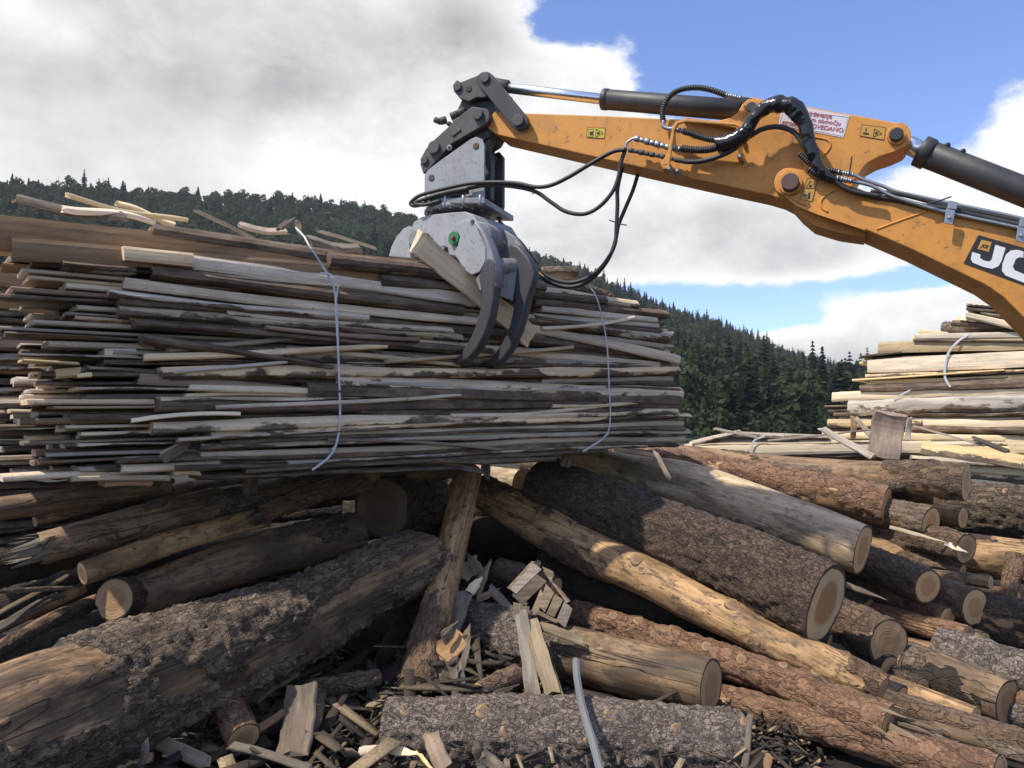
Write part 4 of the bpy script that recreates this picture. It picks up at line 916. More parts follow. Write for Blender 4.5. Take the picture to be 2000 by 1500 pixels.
log('short round log lying on top of the bundle right of the claw', [(1058, 533, 6.2, 24), (1124, 533, 6.3, 26)], 'grey', (E, E), .6, .012, 0, .05)
log('rough bark half-log wedged on top of the bundle beside the hoses', [(1035, 568, 5.5, 30), (1130, 572, 5.9, 36), (1190, 582, 6.1, 24)], 'rough', (E, ED), .8, .012, 1, .12)
plank('flake of bark hanging from the underside of the bundle on the left', (497, 930, 5.0), (494, 965, 5.0), 14, .012, 'bdark', kind='bark')
plank('bark strip dangling from the bundle above the steep log', (953, 905, 5.2), (955, 938, 5.2), 8, .01, 'bdark', kind='bark')
plank('dark broken lath jutting from under the bundle in the middle', (870, 906, 5.0), (944, 922, 5.1), 9, .015, 'bdark')
plank('bark flap hanging above the thick dark log', (1113, 888, 5.6), (1110, 912, 5.6), 9, .01, 'bdark', kind='bark')
plank('thin lath hanging off the bundle above the pale log', (1200, 876, 5.6), (1285, 890, 5.6), 7, .01, 'bbrown')
plank('broken dangling end of the lath above the pale log', (1280, 884, 5.55), (1306, 934, 5.5), 8, .01, 'bgrey')
plank('reddish bark strip crossing the lower left face of the bundle', (312, 888, 3.95), (388, 848, 4.15), 9, .012, 'bbrown', kind='bark')

# stack behind at the left ----------------------------------------------------
FL = Face((-3.4, 4.55), (-1.9, 5.6))
lst = thing('slab_bundle', 'slab stack standing at the left edge behind the lifted bundle', 'bundle', Vector((-2.9, 5.2, 0)), 'bundles of strapped slabs')
fill(FL, lst, -60, 330, 560, 905, 580, 900, (0., .25), .034, lambda q, o, r: r.uniform(-.1, .1), lambda q, o, r: r.uniform(-.1, .1), 77, 'KkGbBbgkd', t=.026)
fill(FL, lst, -60, 330, 905, 1120, 900, 1060, (.1,), .045, lambda q, o, r: r.uniform(-.1, .1), lambda q, o, r: r.uniform(-.1, .1), 78, 'KkkBd', t=.03)
for (xl, yl, xr, yr, tl, ty) in [(-30, 672, 106, 664, 20, 'b'), (20, 605, 74, 606, 5, 'f'), (-10, 540, 60, 560, 34, 'b'), (-10, 590, 32, 590, 26, 'b'), (-30, 700, 60, 698, 10, 'G'), (-30, 765, 104, 755, 10, 'P'),
                                 (44, 706, 152, 711, 6, 'f'), (110, 728, 160, 724, 18, 'f'), (150, 732, 180, 730, 10, 'f'), (-20, 800, 50, 800, 6, 'f'), (20, 803, 60, 803, 7, 'f'), (143, 690, 160, 690, 14, 'b')]:
    board(FB if xl > 0 and yl > 690 else FL, xl, yl, xr, yr, tl, tl, ty, bun if xl > 0 and yl > 690 else lst, -.02 if xl < 100 else .0, .15)

# right slab stacks -----------------------------------------------------------
FR = Face((3.9, 9.6), (6.2, 7.6))
def stack(label, rws, depth=3, z0=None):
    a = FR.at(rws[0][0], rws[0][1]); t = thing('slab_bundle', label, 'bundle', Vector((a.x + .6, a.y, z0 if z0 is not None else a.z - .8)), 'bundles of strapped slabs')
    for (xl, yl, xr, yr, tl, tr, ty, off) in rws: board(FR, xl, yl, xr, yr, tl, tr, ty, t, off, .28, 0, copies=depth)
    return t
s1 = stack('small topmost slab bundle on the right stack under the yellow boom', [
    (1934, 580, 2120, 612, 7, 8, 'b', .05), (1930, 588, 2120, 622, 7, 8, 'F', .08), (1887, 594, 2120, 612, 9, 10, 'G', .0), (1888, 604, 2120, 626, 8, 9, 'B', .0), (1915, 610, 2120, 640, 8, 10, 'F', .0),
    (1884, 616, 2120, 668, 10, 22, 'f', -.06), (1878, 622, 2120, 650, 12, 16, 'F', .02), (1860, 632, 2120, 644, 14, 14, 'K', .03)])
log('dark barked half-log lying on the second right bundle', [(1845, 641, 9.5, 26), (2100, 640, 8.2, 34)], 'spruce', (E, E), .95, .03, 0, .04)
s2 = stack('upper right slab bundle with a curved white strap', [
    (1794, 648, 1850, 652, 12, 8, 'f', .0), (1784, 659, 2120, 652, 11, 14, 'f', -.02), (1783, 668, 2120, 664, 5, 6, 'k', .0), (1716, 679, 2120, 664, 22, 28, 'f', -.01), (1760, 672, 2120, 656, 9, 12, 'F', .05), (1681, 697, 1760, 688, 5, 5, 'k', -.0),
    (1704, 702, 2120, 686, 10, 8, 'k', .05), (1694, 717, 2120, 698, 26, 34, 'p', -.03), (1678, 711, 1700, 710, 7, 7, 'f', .03), (1690, 734, 2120, 722, 8, 10, 'F', .0), (1664, 742, 1960, 722, 4, 3, 'f', -.05), (1698, 748, 2120, 730, 10, 10, 'f', -.0),
    (1682, 753, 1710, 750, 6, 6, 'f', .0), (1679, 760, 2120, 740, 16, 28, 'k', .0)])
s3 = stack('middle right slab bundle with a wide grey-white board in its face', [
    (1626, 776, 2120, 752, 18, 22, 'f', .0), (1640, 768, 2120, 744, 8, 10, 'F', .1), (1657, 797, 2120, 784, 26, 34, 'G', -.04), (1612, 792, 1680, 793, 4, 6, 'B', .0), (1618, 802, 1690, 800, 9, 9, 'B', .02), (1630, 810, 2120, 806, 9, 12, 'k', .0), (1640, 817, 2120, 815, 5, 6, 'P', .03)])
s4 = stack('lower right slab bundle behind the upright plank', [
    (1617, 827, 1800, 826, 16, 16, 'F', -.02), (1740, 826, 2120, 830, 18, 22, 'f', .0), (1780, 836, 2120, 842, 12, 16, 'B', -.02), (1620, 841, 2120, 846, 9, 10, 'k', .03), (1608, 850, 1800, 852, 18, 24, 'f', .0), (1740, 862, 2120, 872, 28, 34, 'f', -.02), (1608, 862, 1760, 866, 8, 8, 'k', .03)])
FR2 = Face((1.8, 9.6), (5.6, 8.3))
s5 = thing('slab_bundle', 'low long slab bundle of fresh yellow boards behind the log heap', 'bundle', Vector((3.2, 9.2, .6)), 'bundles of strapped slabs')
for (xl, yl, xr, yr, tl, tr, ty, off) in [(1352, 866, 1440, 846, 12, 10, 'G', .0), (1380, 866, 1640, 864, 14, 10, 'F', .05), (1420, 848, 1620, 858, 10, 8, 'G', .0), (1342, 879, 1820, 874, 20, 22, 'f', -.02), (1352, 869, 1700, 862, 7, 6, 'P', .0),
                                        (1345, 892, 1820, 886, 8, 10, 'k', .04), (1700, 872, 2100, 895, 22, 40, 'F', .02), (1780, 896, 2100, 920, 9, 12, 'F', -.1), (1780, 896, 2120, 912, 10, 14, 'f', .0), (1790, 908, 2120, 930, 12, 18, 'f', -.03), (1800, 922, 2120, 950, 14, 22, 'F', .0), (1500, 902, 2120, 905, 24, 26, 'b', .2), (1800, 938, 2120, 975, 30, 50, 'f', .0), (1640, 852, 2120, 858, 12, 14, 'f', .02), (1560, 864, 2000, 868, 10, 12, 'P', .03), (1400, 858, 1900, 862, 8, 9, 'g', .1)]:
    board(FR2, xl, yl, xr, yr, tl, tr, ty, s5, off, .28, 0, copies=2)
strap(FR, [(1895, 652, -.02), (1870, 668), (1852, 690), (1846, 715), (1846, 738), (1856, 756)], s2, -.05, .012)
strap(FR, [(1778, 762), (1755, 774), (1745, 785), (1744, 808)], s3, -.05, .009)
strap(FR2, [(1494, 852), (1474, 860), (1466, 880)], s5, -.05, .012)
strap(FR, [(1720, 820), (1706, 838)], s4, -.05, .012)
plank('dirty brown plank standing upright on the brown log', (1724, 893, 6.9), (1738, 808, 6.9), 58, .05, 'bbrown', face=(-.25, -1, 0))
plank('grey lath leaning down to the foot of the upright plank', (1606, 836, 7.0), (1704, 890, 6.8), 11, .025, 'bgrey')
plank('small upright post left of the upright plank', (1667, 856, 7.6), (1668, 814, 7.6), 10, .03, 'bbrown')
plank('slanting brace leaning on the small upright post', (1670, 816, 7.6), (1702, 850, 7.5), 9, .02, 'bbrown')
plank('narrow upright slat just right of the upright plank', (1774, 860, 7.2), (1776, 816, 7.2), 9, .02, 'bgrey')
plank('thin cane lying across the top of the low yellow bundle', (1500, 860, 7.6), (1715, 838, 7.3), 3, .008, 'bgrey')
plank('thin cane rising from the low bundle to its left tip', (1396, 836, 7.8), (1480, 854, 7.6), 4, .008, 'bgrey')
plank('thin cane crossing in front of the right bundles', (1782, 832, 7.3), (1920, 868, 7.0), 3, .008, 'bpale')
plank('curled dark bark sheet with a bright inside on the low bundle', (1800, 872, 7.9), (2000, 900, 7.5), 22, .02, 'bfresh', face=(0, -1, .5), kind='bark')
plank('dark split stick lying on the curled bark sheet', (1902, 856, 7.0), (1968, 880, 6.9), 8, .02, 'bdark')
plank('long yellow shaving strip curling off the reddish log end', (1738, 1030, 5.9), (1850, 1060, 5.7), 7, .006, 'bfresh')
plank('curled tip of the long yellow shaving strip', (1850, 1060, 5.7), (1888, 1078, 5.6), 7, .006, 'bfresh')
plank('long pointed splinter sticking out behind the broad ringed end', (1650, 1140, 4.7), (1728, 1170, 4.6), 9, .01, 'bbrown')

# ------------------------------------------------------------------ debris in the middle
plank('long blond broken plank leaning in the middle of the pile', (906, 1160, 5.0), (868, 1265, 4.75), 38, .02, 'bdirty', face=(-.2, -1, .3))
plank('pointed blond shard above the blond broken plank', (926, 1160, 5.1), (958, 1096, 5.2), 20, .012, 'bdirty', face=(-.2, -1, .2))
plank('small shard leaning on the pointed blond shard', (918, 1158, 5.05), (942, 1128, 5.1), 18, .012, 'bfresh', face=(-.2, -1, .2))
plank('wide brown broken board at the foot of the blond plank', (858, 1275, 4.6), (900, 1240, 4.7), 44, .02, 'bbrown', face=(-.3, -1, .3))
plank('blond strip under the wide brown board', (845, 1340, 4.5), (866, 1280, 4.6), 16, .012, 'bdirty', face=(-.3, -1, .3))
plank('upright pale splinter behind the front log', (902, 1342, 4.4), (898, 1290, 4.5), 12, .01, 'bdirty')
plank('slanted pale splinter near the mossy log', (880, 1330, 4.4), (892, 1300, 4.45), 14, .01, 'bdirty')
plank('bark scrap lying on the blond plank', (862, 1240, 4.6), (892, 1215, 4.7), 12, .012, 'bdark', kind='bark')
plank('dark bark slab under the wide brown board', (868, 1335, 4.5), (890, 1285, 4.6), 26, .015, 'bdark', kind='bark')
plank('grey shard right of the blond plank', (905, 1255, 4.7), (918, 1220, 4.8), 14, .012, 'bdirty')
plank('long grey shard standing behind the wide brown board', (900, 1310, 4.55), (918, 1250, 4.65), 14, .01, 'bdirty')
plank('jagged scrap at the top of the middle litter', (938, 1120, 5.3), (912, 1080, 5.4), 22, .012, 'bbrown')
plank('split board scrap left of the pointed shard', (905, 1130, 5.35), (930, 1085, 5.5), 26, .012, 'bbrown', face=(.2, -1, .2))
plank('brown lath behind the crate wreck on its left', (962, 1150, 5.1), (1005, 1195, 5.0), 14, .02, 'bbrown')
plank('torn lath pointing at the crate wreck', (930, 1170, 5.1), (975, 1150, 5.1), 12, .015, 'bbrown')
plank('light lath lying behind the crate wreck', (1035, 1115, 5.1), (1052, 1100, 5.15), 12, .012, 'bdirty')
plank('long grey plank split lengthwise below the crate wreck, left half', (1018, 1200, 4.6), (1045, 1368, 4.3), 26, .02, 'bdirty', face=(-.1, -1, .3))
plank('long grey plank split lengthwise below the crate wreck, right half', (1034, 1205, 4.58), (1078, 1355, 4.28), 30, .02, 'bdirty', face=(.05, -1, .3))
plank('narrow pale slat above the split grey plank', (1014, 1180, 4.75), (1012, 1212, 4.6), 17, .02, 'bdirty')
plank('short pale lath below the crate corner', (1026, 1190, 4.7), (1024, 1210, 4.6), 14, .02, 'bdirty')
plank('thin crooked slat right of the split grey plank', (1048, 1215, 4.6), (1103, 1378, 4.25), 9, .012, 'bdirty')
plank('grey lath lying on the mossy log right of the wreck', (1058, 1222, 4.6), (1142, 1250, 4.5), 15, .02, 'bdirty', face=(0, -1, .6))
plank('bright chip lying in front of the mossy log', (1162, 1370, 4.1), (1168, 1380, 4.05), 5, .01, 'bfresh')
plank('pale pointed chip beside the litter stub', (962, 1360, 4.3), (1008, 1338, 4.35), 12, .01, 'bdirty')
plank('weathered plank under the huge shaggy log', (485, 1360, 4.15), (560, 1300, 4.4), 56, .03, 'bdirty', face=(-.2, -1, .4))
plank('mossy plank standing upright in the bottom litter', (570, 1480, 3.7), (588, 1345, 4.0), 58, .03, 'bdark', face=(0, -1, .35))
plank('long lath crossing the bottom litter to the right', (380, 1500, 3.6), (552, 1392, 3.9), 14, .02, 'bbrown')
plank('flat slat lying across the foot of the mossy plank', (450, 1455, 3.55), (600, 1500, 3.5), 16, .02, 'bdirty', face=(0, -1, 1))
plank('short forked branch piece standing at the bottom edge', (278, 1500, 3.3), (284, 1450, 3.4), 12, .02, 'bdirty')
plank('brown board lying flat in the lower left litter', (300, 1440, 3.6), (400, 1490, 3.5), 26, .02, 'bbrown', face=(0, -1, 1))
plank('upright brown board in front of the spruce log', (842, 1432, 3.72), (870, 1505, 3.6), 34, .02, 'bbrown', face=(-.1, -1, .1))
plank('upright grey slat end in front of the spruce log', (930, 1455, 3.62), (945, 1510, 3.6), 16, .02, 'bdirty')
plank('pale slab corner at the bottom edge before the spruce log', (945, 1476, 3.6), (990, 1510, 3.55), 22, .02, 'bdirty')
plank('tiny post end at the bottom edge', (990, 1482, 3.6), (992, 1510, 3.55), 10, .02, 'bdirty')
plank('curled yellow bark strip lying before the spruce log, long part', (700, 1468, 3.75), (752, 1456, 3.72), 14, .01, 'bfresh', face=(0, -1, .8))
plank('bright bent strip lying before the spruce log, middle part', (750, 1456, 3.72), (820, 1474, 3.65), 15, .01, 'bfresh', face=(0, -1, .8))
plank('bright bent strip lying before the spruce log, tip', (820, 1474, 3.65), (856, 1510, 3.55), 9, .01, 'bfresh')
plank('upright pale lath right of the spruce log', (1452, 1500, 3.8), (1464, 1398, 3.9), 11, .02, 'bdirty')
plank('broken brown block beside the upright pale lath', (1470, 1478, 3.9), (1500, 1490, 3.9), 40, .04, 'bbrown')
plank('grey plank slanting down the left edge', (-20, 1232, 4.1), (120, 1160, 4.6), 18, .02, 'bdirty', face=(0, -1, .7))
plank('thin lath beside the grey plank at the left edge', (-20, 1205, 4.1), (130, 1120, 4.7), 5, .01, 'bdirty')
bp = catmull([P(1125, 1290, 4.1), P(1128, 1330, 4.0), P(1140, 1390, 3.75), P(1158, 1450, 3.6), P(1176, 1520, 3.45)], 8)
v, f = sweep(bp, .019, 8); cc = bp[np.repeat(np.arange(len(bp)), 8)]; d = v - cc; d[:, 1] *= .12; v = cc + d; c_ = Vector(v.mean(0))
band = link('steel_band', mesh('steel_band', v - np.array(c_), f, False), M['steelband'], None, Matrix.Translation(c_))
tag(band, 'flat grey steel band standing up in front of the spruce log', 'band')
# crate wreck
cr = thing('broken_crate', 'broken slatted crate tipped on its corner in the middle of the pile', 'crate', P(1060, 1230, 4.7))
Fc_ = lambda px, py, o=0.0: P(px, py, 4.85 - (py - 1100) * .0015 + o)
def quadslat(a, b, c, d, t, mat):
    pts = [Fc_(*a), Fc_(*b), Fc_(*c), Fc_(*d)]; return prism('slat', pts, Vector((.25, .95, -.15)) * t, M[mat], cr, .002)
quadslat((1040, 1098), (1058, 1112), (1008, 1160), (992, 1148), .015, 'bdirty')
quadslat((1049, 1122), (1068, 1136), (1020, 1182), (1004, 1166), .015, 'bdirty')
quadslat((1060, 1113), (1062, 1116), (1112, 1175), (1106, 1178), .05, 'bbrown')
quadslat((1066, 1140), (1082, 1158), (1064, 1196), (1052, 1184), .015, 'bdirty')
quadslat((1084, 1160), (1100, 1172), (1082, 1206), (1067, 1198), .015, 'bdirty')
quadslat((1102, 1174), (1118, 1190), (1104, 1226), (1086, 1212), .015, 'bdirty')
quadslat((1056, 1150), (1060, 1158), (1052, 1196), (1032, 1206), .02, 'bdirty')
quadslat((1002, 1158), (1030, 1178), (1028, 1184), (1000, 1164), .03, 'bdark')
quadslat((1052, 1192), (1090, 1212), (1088, 1218), (1050, 1200), .03, 'bdark')
quadslat((1038, 1096), (1044, 1098), (996, 1152), (990, 1148), .04, 'bdirty')
quadslat((1058, 1106), (1080, 1116), (1082, 1122), (1076, 1138), .015, 'bdirty')
# litter of chips and splinters
def litter():
    r = np.random.RandomState(4); V = []; Fq = []
    def chip(p, L, w, t, yaw, pit):
        d = np.array([math.cos(yaw) * math.cos(pit), math.sin(yaw) * math.cos(pit), math.sin(pit)]); s = np.array([-math.sin(yaw), math.cos(yaw), 0.]); u = np.cross(d, s)
        m0 = len(V); tp = .3 + .7 * r.rand()
        for (a_, k) in ((-.5, 1), (.5, tp)):
            for (b_, c_) in ((-.5, -.5), (.5, -.5), (.5, .5), (-.5, .5)): V.append(p + d * L * a_ + s * w * b_ * k + u * t * c_)
        Fq.extend([(m0, m0 + 1, m0 + 5, m0 + 4), (m0 + 1, m0 + 2, m0 + 6, m0 + 5), (m0 + 2, m0 + 3, m0 + 7, m0 + 6), (m0 + 3, m0, m0 + 4, m0 + 7), (m0 + 3, m0 + 2, m0 + 1, m0), (m0 + 4, m0 + 5, m0 + 6, m0 + 7)])
    for _ in range(300):
        x = r.uniform(-1.7, .75); y = r.uniform(3.2, 5.0)
        if y < 4.0 and x > -.55: continue
        z = .08 + .15 * r.rand() + .2 * math.exp(-((x + .35) / .45) ** 2 - ((y - 4.9) / .6) ** 2)
        chip(np.array([x, y, z]), r.uniform(.15, .5), r.uniform(.02, .10), r.uniform(.005, .02), r.rand() * 6.28, r.normal() * .35)
    for _ in range(9500):
        x = r.uniform(-1.7, 1.5); y = r.uniform(3.0, 5.6) if r.rand() < .8 else r.uniform(3, 7)
        if y < 3.95 and x > -.4 and r.rand() < .7: continue
        z = .02 + .16 * r.rand() ** 2 + .22 * math.exp(-((x + .35) / .45) ** 2 - ((y - 4.9) / .6) ** 2)
        chip(np.array([x, y, z]), r.uniform(.015, .16) * (2 if r.rand() < .1 else 1), r.uniform(.004, .035), r.uniform(.003, .012), r.rand() * 6.28, r.normal() * .35)
    return V, Fq
V_, F_ = litter()
o = link('wood_litter', mesh('wood_litter', V_, np.array(F_), False), None, None)
def mat_litter():
    m_, n, b = newmat('litter'); g = n.n('ShaderNodeNewGeometry'); r = g.outputs['Random Per Island']
    c = n.ramp(r, [(0, (.02, .015, .011)), (.55, (.05, .036, .025)), (.88, (.11, .08, .05)), (1, (.36, .27, .16))])
    a = n.noise(g.outputs['Position'], 60, 4, .6); c = n.mix(n.m('MULTIPLY', n.sm(a, .45, .65), .5), c, (.05, .035, .025))
    n.put(b.inputs['Base Color'], c); b.inputs['Roughness'].default_value = .85; return m_
o.data.materials.append(mat_litter()); tag(o, 'bark scraps, chips and splinters littering the ground under the pile', 'wood litter', kind='stuff')

# ------------------------------------------------------------------ excavator arm
FA_ = Face((-.13, 5.10), (-.13 + .927, 5.10 - .375)); n_ = FA_.n
arm = thing('excavator_arm', 'yellow excavator boom and dipper reaching in from the right', 'excavator', P(2100, 560, 4.4))
def tr(pts, off): return [FA_.at(x, y, off) for x, y in pts]
def plate(name, pts, o0, o1, mat, parent=None, bevel=.006): return prism(name, tr(pts, o0), n_ * (o1 - o0), M[mat], parent or arm, bevel)
def pin(name, px, py, rpx, o0, o1, mat, parent=None, n=28):
    a = FA_.at(px, py, o0); b = a + n_ * (o1 - o0); return cyl(name, a, b, rpx * a.y / F, M[mat], parent or arm, n)
def arc(cx, cy, r, a0, a1, k=8): return [(cx + r * math.cos(math.radians(a0 + (a1 - a0) * i / k)), cy - r * math.sin(math.radians(a0 + (a1 - a0) * i / k))) for i in range(k + 1)]
dip = [(950, 248), (956, 232), (966, 217), (1030, 221), (1180, 226), (1300, 232), (1405, 235), (1425, 230), (1440, 220), (1448, 206)] + arc(1467, 206, 17, 150, 60, 4) + [(1560, 205), (1620, 216), (1700, 230), (1752, 240)] + arc(1753, 264, 27, 75, -55, 7) + \
      [(1745, 297), (1715, 307), (1695, 318), (1684, 330), (1660, 370), (1600, 400), (1540, 392), (1500, 380), (1354, 349), (1240, 324), (1100, 292), (968, 262)]
dp = plate('dipper', dip, 0, .26, 'yel')
# raised side details on the dipper
plate('side_rib', [(1334, 235), (1336, 229), (1440, 241), (1444, 246), (1446, 262), (1440, 262), (1438, 249)], -.05, .0, 'yel', dp, .003)
plate('pin_boss', arc(1467, 208, 15, 0, 345, 22), -.018, 0, 'yel', dp, .004); pin('pin', 1467, 208, 10, -.03, .28, 'blk', dp)
plate('pin_boss', arc(1751, 263, 19, 0, 345, 22), -.018, 0, 'yel', dp, .004); pin('pin', 1751, 261, 13, -.045, .28, 'blk', dp)
tube('weld_seam', tr([(1575, 330), (1600, 312), (1618, 292), (1622, 280), (1612, 272), (1590, 268)], 0.), .006, M['yel'], dp, 8)
# boom
boom = arc(1542, 357, 30, 215, 85, 9) + [(1593, 337), (1625, 348), (1650, 368), (1700, 378), (1810, 404), (1900, 421), (2000, 447), (2300, 540), (2420, 700), (2300, 880), (2160, 790), (2060, 690), (2020, 640), (1990, 610), (1960, 580), (1925, 556), (1867, 528), (1780, 486), (1696, 450), (1601, 417)]
bm_ = plate('boom', boom, -.055, .315, 'yel')
plate('boom_side_plate', [(1524, 376), (1560, 398), (1600, 414), (1690, 445), (1690, 450), (1600, 420), (1556, 403)], -.062, -.055, 'yel', bm_, .001)
tube('weld_seam', tr([(1700, 380), (1660, 366), (1630, 372), (1606, 388), (1604, 404), (1616, 414)], -.055), .0065, M['yel'], bm_, 8)
tube('weld_seam', tr([(1812, 412), (1760, 430), (1712, 448)], -.055), .005, M['yel'], bm_, 8)
plate('lower_gusset', [(1545, 405), (1572, 436), (1606, 455), (1650, 464), (1700, 470), (1700, 452), (1600, 418)], .30, .33, 'yel', bm_, .002)
plate('lower_gusset', [(1548, 400), (1600, 420), (1690, 452), (1690, 462), (1640, 455), (1590, 440), (1566, 420)], .02, .25, 'yel', bm_, .002)
plate('pin_boss', arc(1543, 356, 24, 0, 345, 24), -.075, -.055, 'yel', bm_, .004); pin('pin', 1543, 354, 17, -.125, .34, 'rust', bm_)
# rams
def ram(name, a, b, c, rb, rr, off, label=None):
    """barrel from a to b, rod from b to c (pixels)"""
    A, B_, C_ = (FA_.at(*q, off) for q in (a, b, c)); t = cyl(name, A, B_, rb, M['blk'], arm, 36, .012)
    d = (B_ - A).normalized(); cyl('gland', B_ - d * .03, B_ + d * .012, rb * 1.06, M['blk'], t, 32, .006); cyl('rod', B_, C_, rr, M['chrome'], t, 28, .002); 
    if label: t['label'] = label
    return t
ram('bucket_ram', (1450, 216), (1180, 194), (985, 171), .062, .033, .13)
cyl('ram_eye', FA_.at(1450, 216, .13), FA_.at(1482, 210, .13), .05, M['blk'], arm)
ram('boom_ram', (2300, 492), (1802, 297), (1772, 281), .074, .05, .13)
cyl('ram_clamp', FA_.at(1796, 294, .13), FA_.at(1816, 303, .13), .084, M['blk'], arm, 36)
for (x, y) in ((1850, 288), (1880, 300)): cyl('ram_port', FA_.at(x, y, .10), FA_.at(x - 3, y - 7, .10), .02, M['blk'], arm, 12)
# link at dipper nose
def link_plate(name, a, b, ra, rb, o0, o1, mat, parent=None):
    an = math.degrees(math.atan2(-(b[1] - a[1]), b[0] - a[0])); return plate(name, arc(a[0], a[1], ra, an + 90, an + 270, 8) + arc(b[0], b[1], rb, an - 90, an + 90, 8), o0, o1, mat, parent, .005)
for (o0, o1) in ((-.06, -.02), (.28, .32)): link_plate('nose_link', (948, 156), (1014, 236), 17, 17, o0, o1, 'blk')
pin('pin', 946, 151, 10, -.075, .34, 'iron'); pin('pin', 1011, 234, 12, -.085, .34, 'iron')
cyl('ram_eye', FA_.at(992, 172, .13), FA_.at(955, 165, .13), .05, M['iron'], arm)
# quick hitch and tipping lever
hit = plate('quick_hitch', [(962, 205), (964, 250), (954, 268), (905, 300), (870, 316), (838, 338), (826, 326), (820, 312), (832, 290), (860, 266), (905, 222), (925, 208), (945, 200)], .02, .24, 'iron')
plate('hitch_side', [(886, 178), (884, 166), (892, 156), (900, 160), (930, 148), (945, 140), (958, 146), (966, 160), (960, 182), (946, 190), (930, 190), (915, 198), (898, 192)], -.04, .0, 'iron', hit)
plate('hitch_side', [(886, 178), (884, 166), (892, 156), (900, 160), (930, 148), (945, 140), (958, 146), (966, 160), (960, 182), (946, 190), (930, 190), (915, 198), (898, 192)], .26, .30, 'iron', hit)
plate('lever_block', [(904, 190), (912, 170), (940, 158), (960, 186), (968, 220), (940, 224), (900, 220), (892, 232), (888, 226)], .02, .24, 'blk', hit)
pin('pin', 893, 169, 8, -.055, .30, 'iron', hit); pin('pin_hole_shade', 915, 173, 7, -.045, -.03, 'ink', hit)  # black disc on the plate stands in for the hole's dark inside
# lower side plate of hitch, the slanted dark beam
plate('hitch_beam', arc(936, 226, 20, 45, -60, 6) + [(880, 282), (838, 330), (826, 338), (820, 320), (832, 300), (842, 278), (900, 225), (922, 208)], -.05, .0, 'iron', hit)
pin('pin', 932, 222, 11, -.075, .30, 'iron', hit); pin('pin', 846, 287, 13, -.075, .30, 'iron', hit); pin('pin', 828, 312, 8, -.065, .30, 'iron', hit)
pin('locking_ring', 877, 288, 6, -.058, -.045, 'zinc', hit, 16); pin('locking_hole_shade', 877, 288, 3.6, -.061, -.055, 'ink', hit, 12)  # shade inside the ring is painted as a small black disc
plate('cast_mark', [(880, 262), (898, 248), (900, 253), (884, 266)], -.058, -.05, 'iron', hit, .002)
for (a, b, r) in (((848, 233), (862, 239), 6), ((860, 237), (872, 234), 8), ((874, 240), (884, 246), 5), ((880, 228), (896, 222), 8), ((894, 222), (908, 216), 7), ((886, 240), (900, 230), 5)):
    cyl('hose_coupling', FA_.at(*a, .0), FA_.at(*b, .02), r * 5.1 / F, M['iron'], hit, 14, .003)
plate('rear_hook', [(948, 262), (962, 268), (958, 280), (964, 300), (974, 296), (982, 306), (982, 402), (974, 432), (948, 400)], .24, .28, 'iron', hit)
plate('rear_hook', [(946, 262), (960, 272), (954, 290), (960, 310), (958, 388), (946, 400)], .04, .10, 'iron', hit)
# grapple -------------------------------------------------------------------
gr = thing('log_grapple', 'grey-white rotating grapple hanging from the dipper and gripping the bundle', 'grapple', FA_.at(900, 400, .12))
WPL = [(829, 388), (829, 342), (836, 332), (862, 312), (920, 271), (930, 267), (942, 272), (946, 284), (945, 392)]
plate('bracket_plate', WPL, -.075, -.055, 'white', gr, .003)
plate('bracket_plate', [(a, b) for a, b in WPL], .30, .32, 'white', gr, .003)
for (x, y) in ((929, 285), (842, 347)): pin('bracket_pin', x, y, 7, -.08, .33, 'rust', gr, 20)
plate('bracket_web', [(836, 392), (838, 360), (940, 330), (942, 392)], .10, .14, 'gry', gr, .003)
def hbox(pts_top, h, mat, name, o0, o1):
    """slab lying flat: near edge px line, thickness h px, running from offset o0 to o1"""
    (x0, y0), (x1, y1) = pts_top; return plate(name, [(x0, y0), (x1, y1), (x1, y1 + h), (x0, y0 + h)], o0, o1, mat, gr, .004)
hbox(((828, 386), (946, 386)), 11, 'gry', 'swivel_plate', -.13, .36)
for x, o_ in ((838, -.145), (870, -.145), (905, -.145), (938, -.145), (950, .03), (960, .13), (968, .23), (975, .32)):
    a = FA_.at(min(x, 940), 381, o_ + .02) if x < 946 else FA_.at(940, 381, o_)
    cyl('bolt', a, a + Vector((0, 0, .075)) * -.9, .012, M['zinc'], gr, 8, .003)
a = FA_.at(895, 396, .09); cyl('slewing_ring', a, a - Vector((0, 0, .065)), .20, M['green'], gr, 40, .006)
cyl('slewing_ring_flange', a - Vector((0, 0, .055)), a - Vector((0, 0, .085)), .225, M['gry'], gr, 40, .005)
for k in range(18):
    t = k / 18 * 6.283; q = a + Vector((math.cos(t) * .21, math.sin(t) * .21, -.04)); cyl('bolt', q, q - Vector((0, 0, .055)), .011, M['zinc'], gr, 6, .002)
# housing and jaws in the grapple's own plane
FG = Face((-.345, 5.0), (-.345 + .8, 5.0 - .6)); ng = FG.n
def gpl(name, pts, o0, o1, mat, parent=None, bevel=.006): return prism(name, [FG.at(x, y, o0) for x, y in pts], ng * (o1 - o0), M[mat], parent or gr, bevel)
def gcy(name, x, y, r, o0, o1, mat, parent=None, n=28):
    q = FG.at(x, y, o0); return cyl(name, q, q + ng * (o1 - o0), r * q.y / F, M[mat], parent or gr, n)
HS = [(803, 446), (808, 434), (822, 424), (842, 419), (880, 415), (908, 413), (924, 420), (934, 436), (942, 462), (925, 490), (890, 500), (850, 492), (822, 474)]
hs = gpl('housing', HS, .0, .40, 'white')
j1 = gpl('jaw', [(887, 440), (898, 432), (912, 429), (925, 434), (933, 450), (948, 484), (948, 510), (936, 531), (921, 537), (909, 529), (886, 494), (894, 480), (898, 462)], -.035, -.005, 'white')
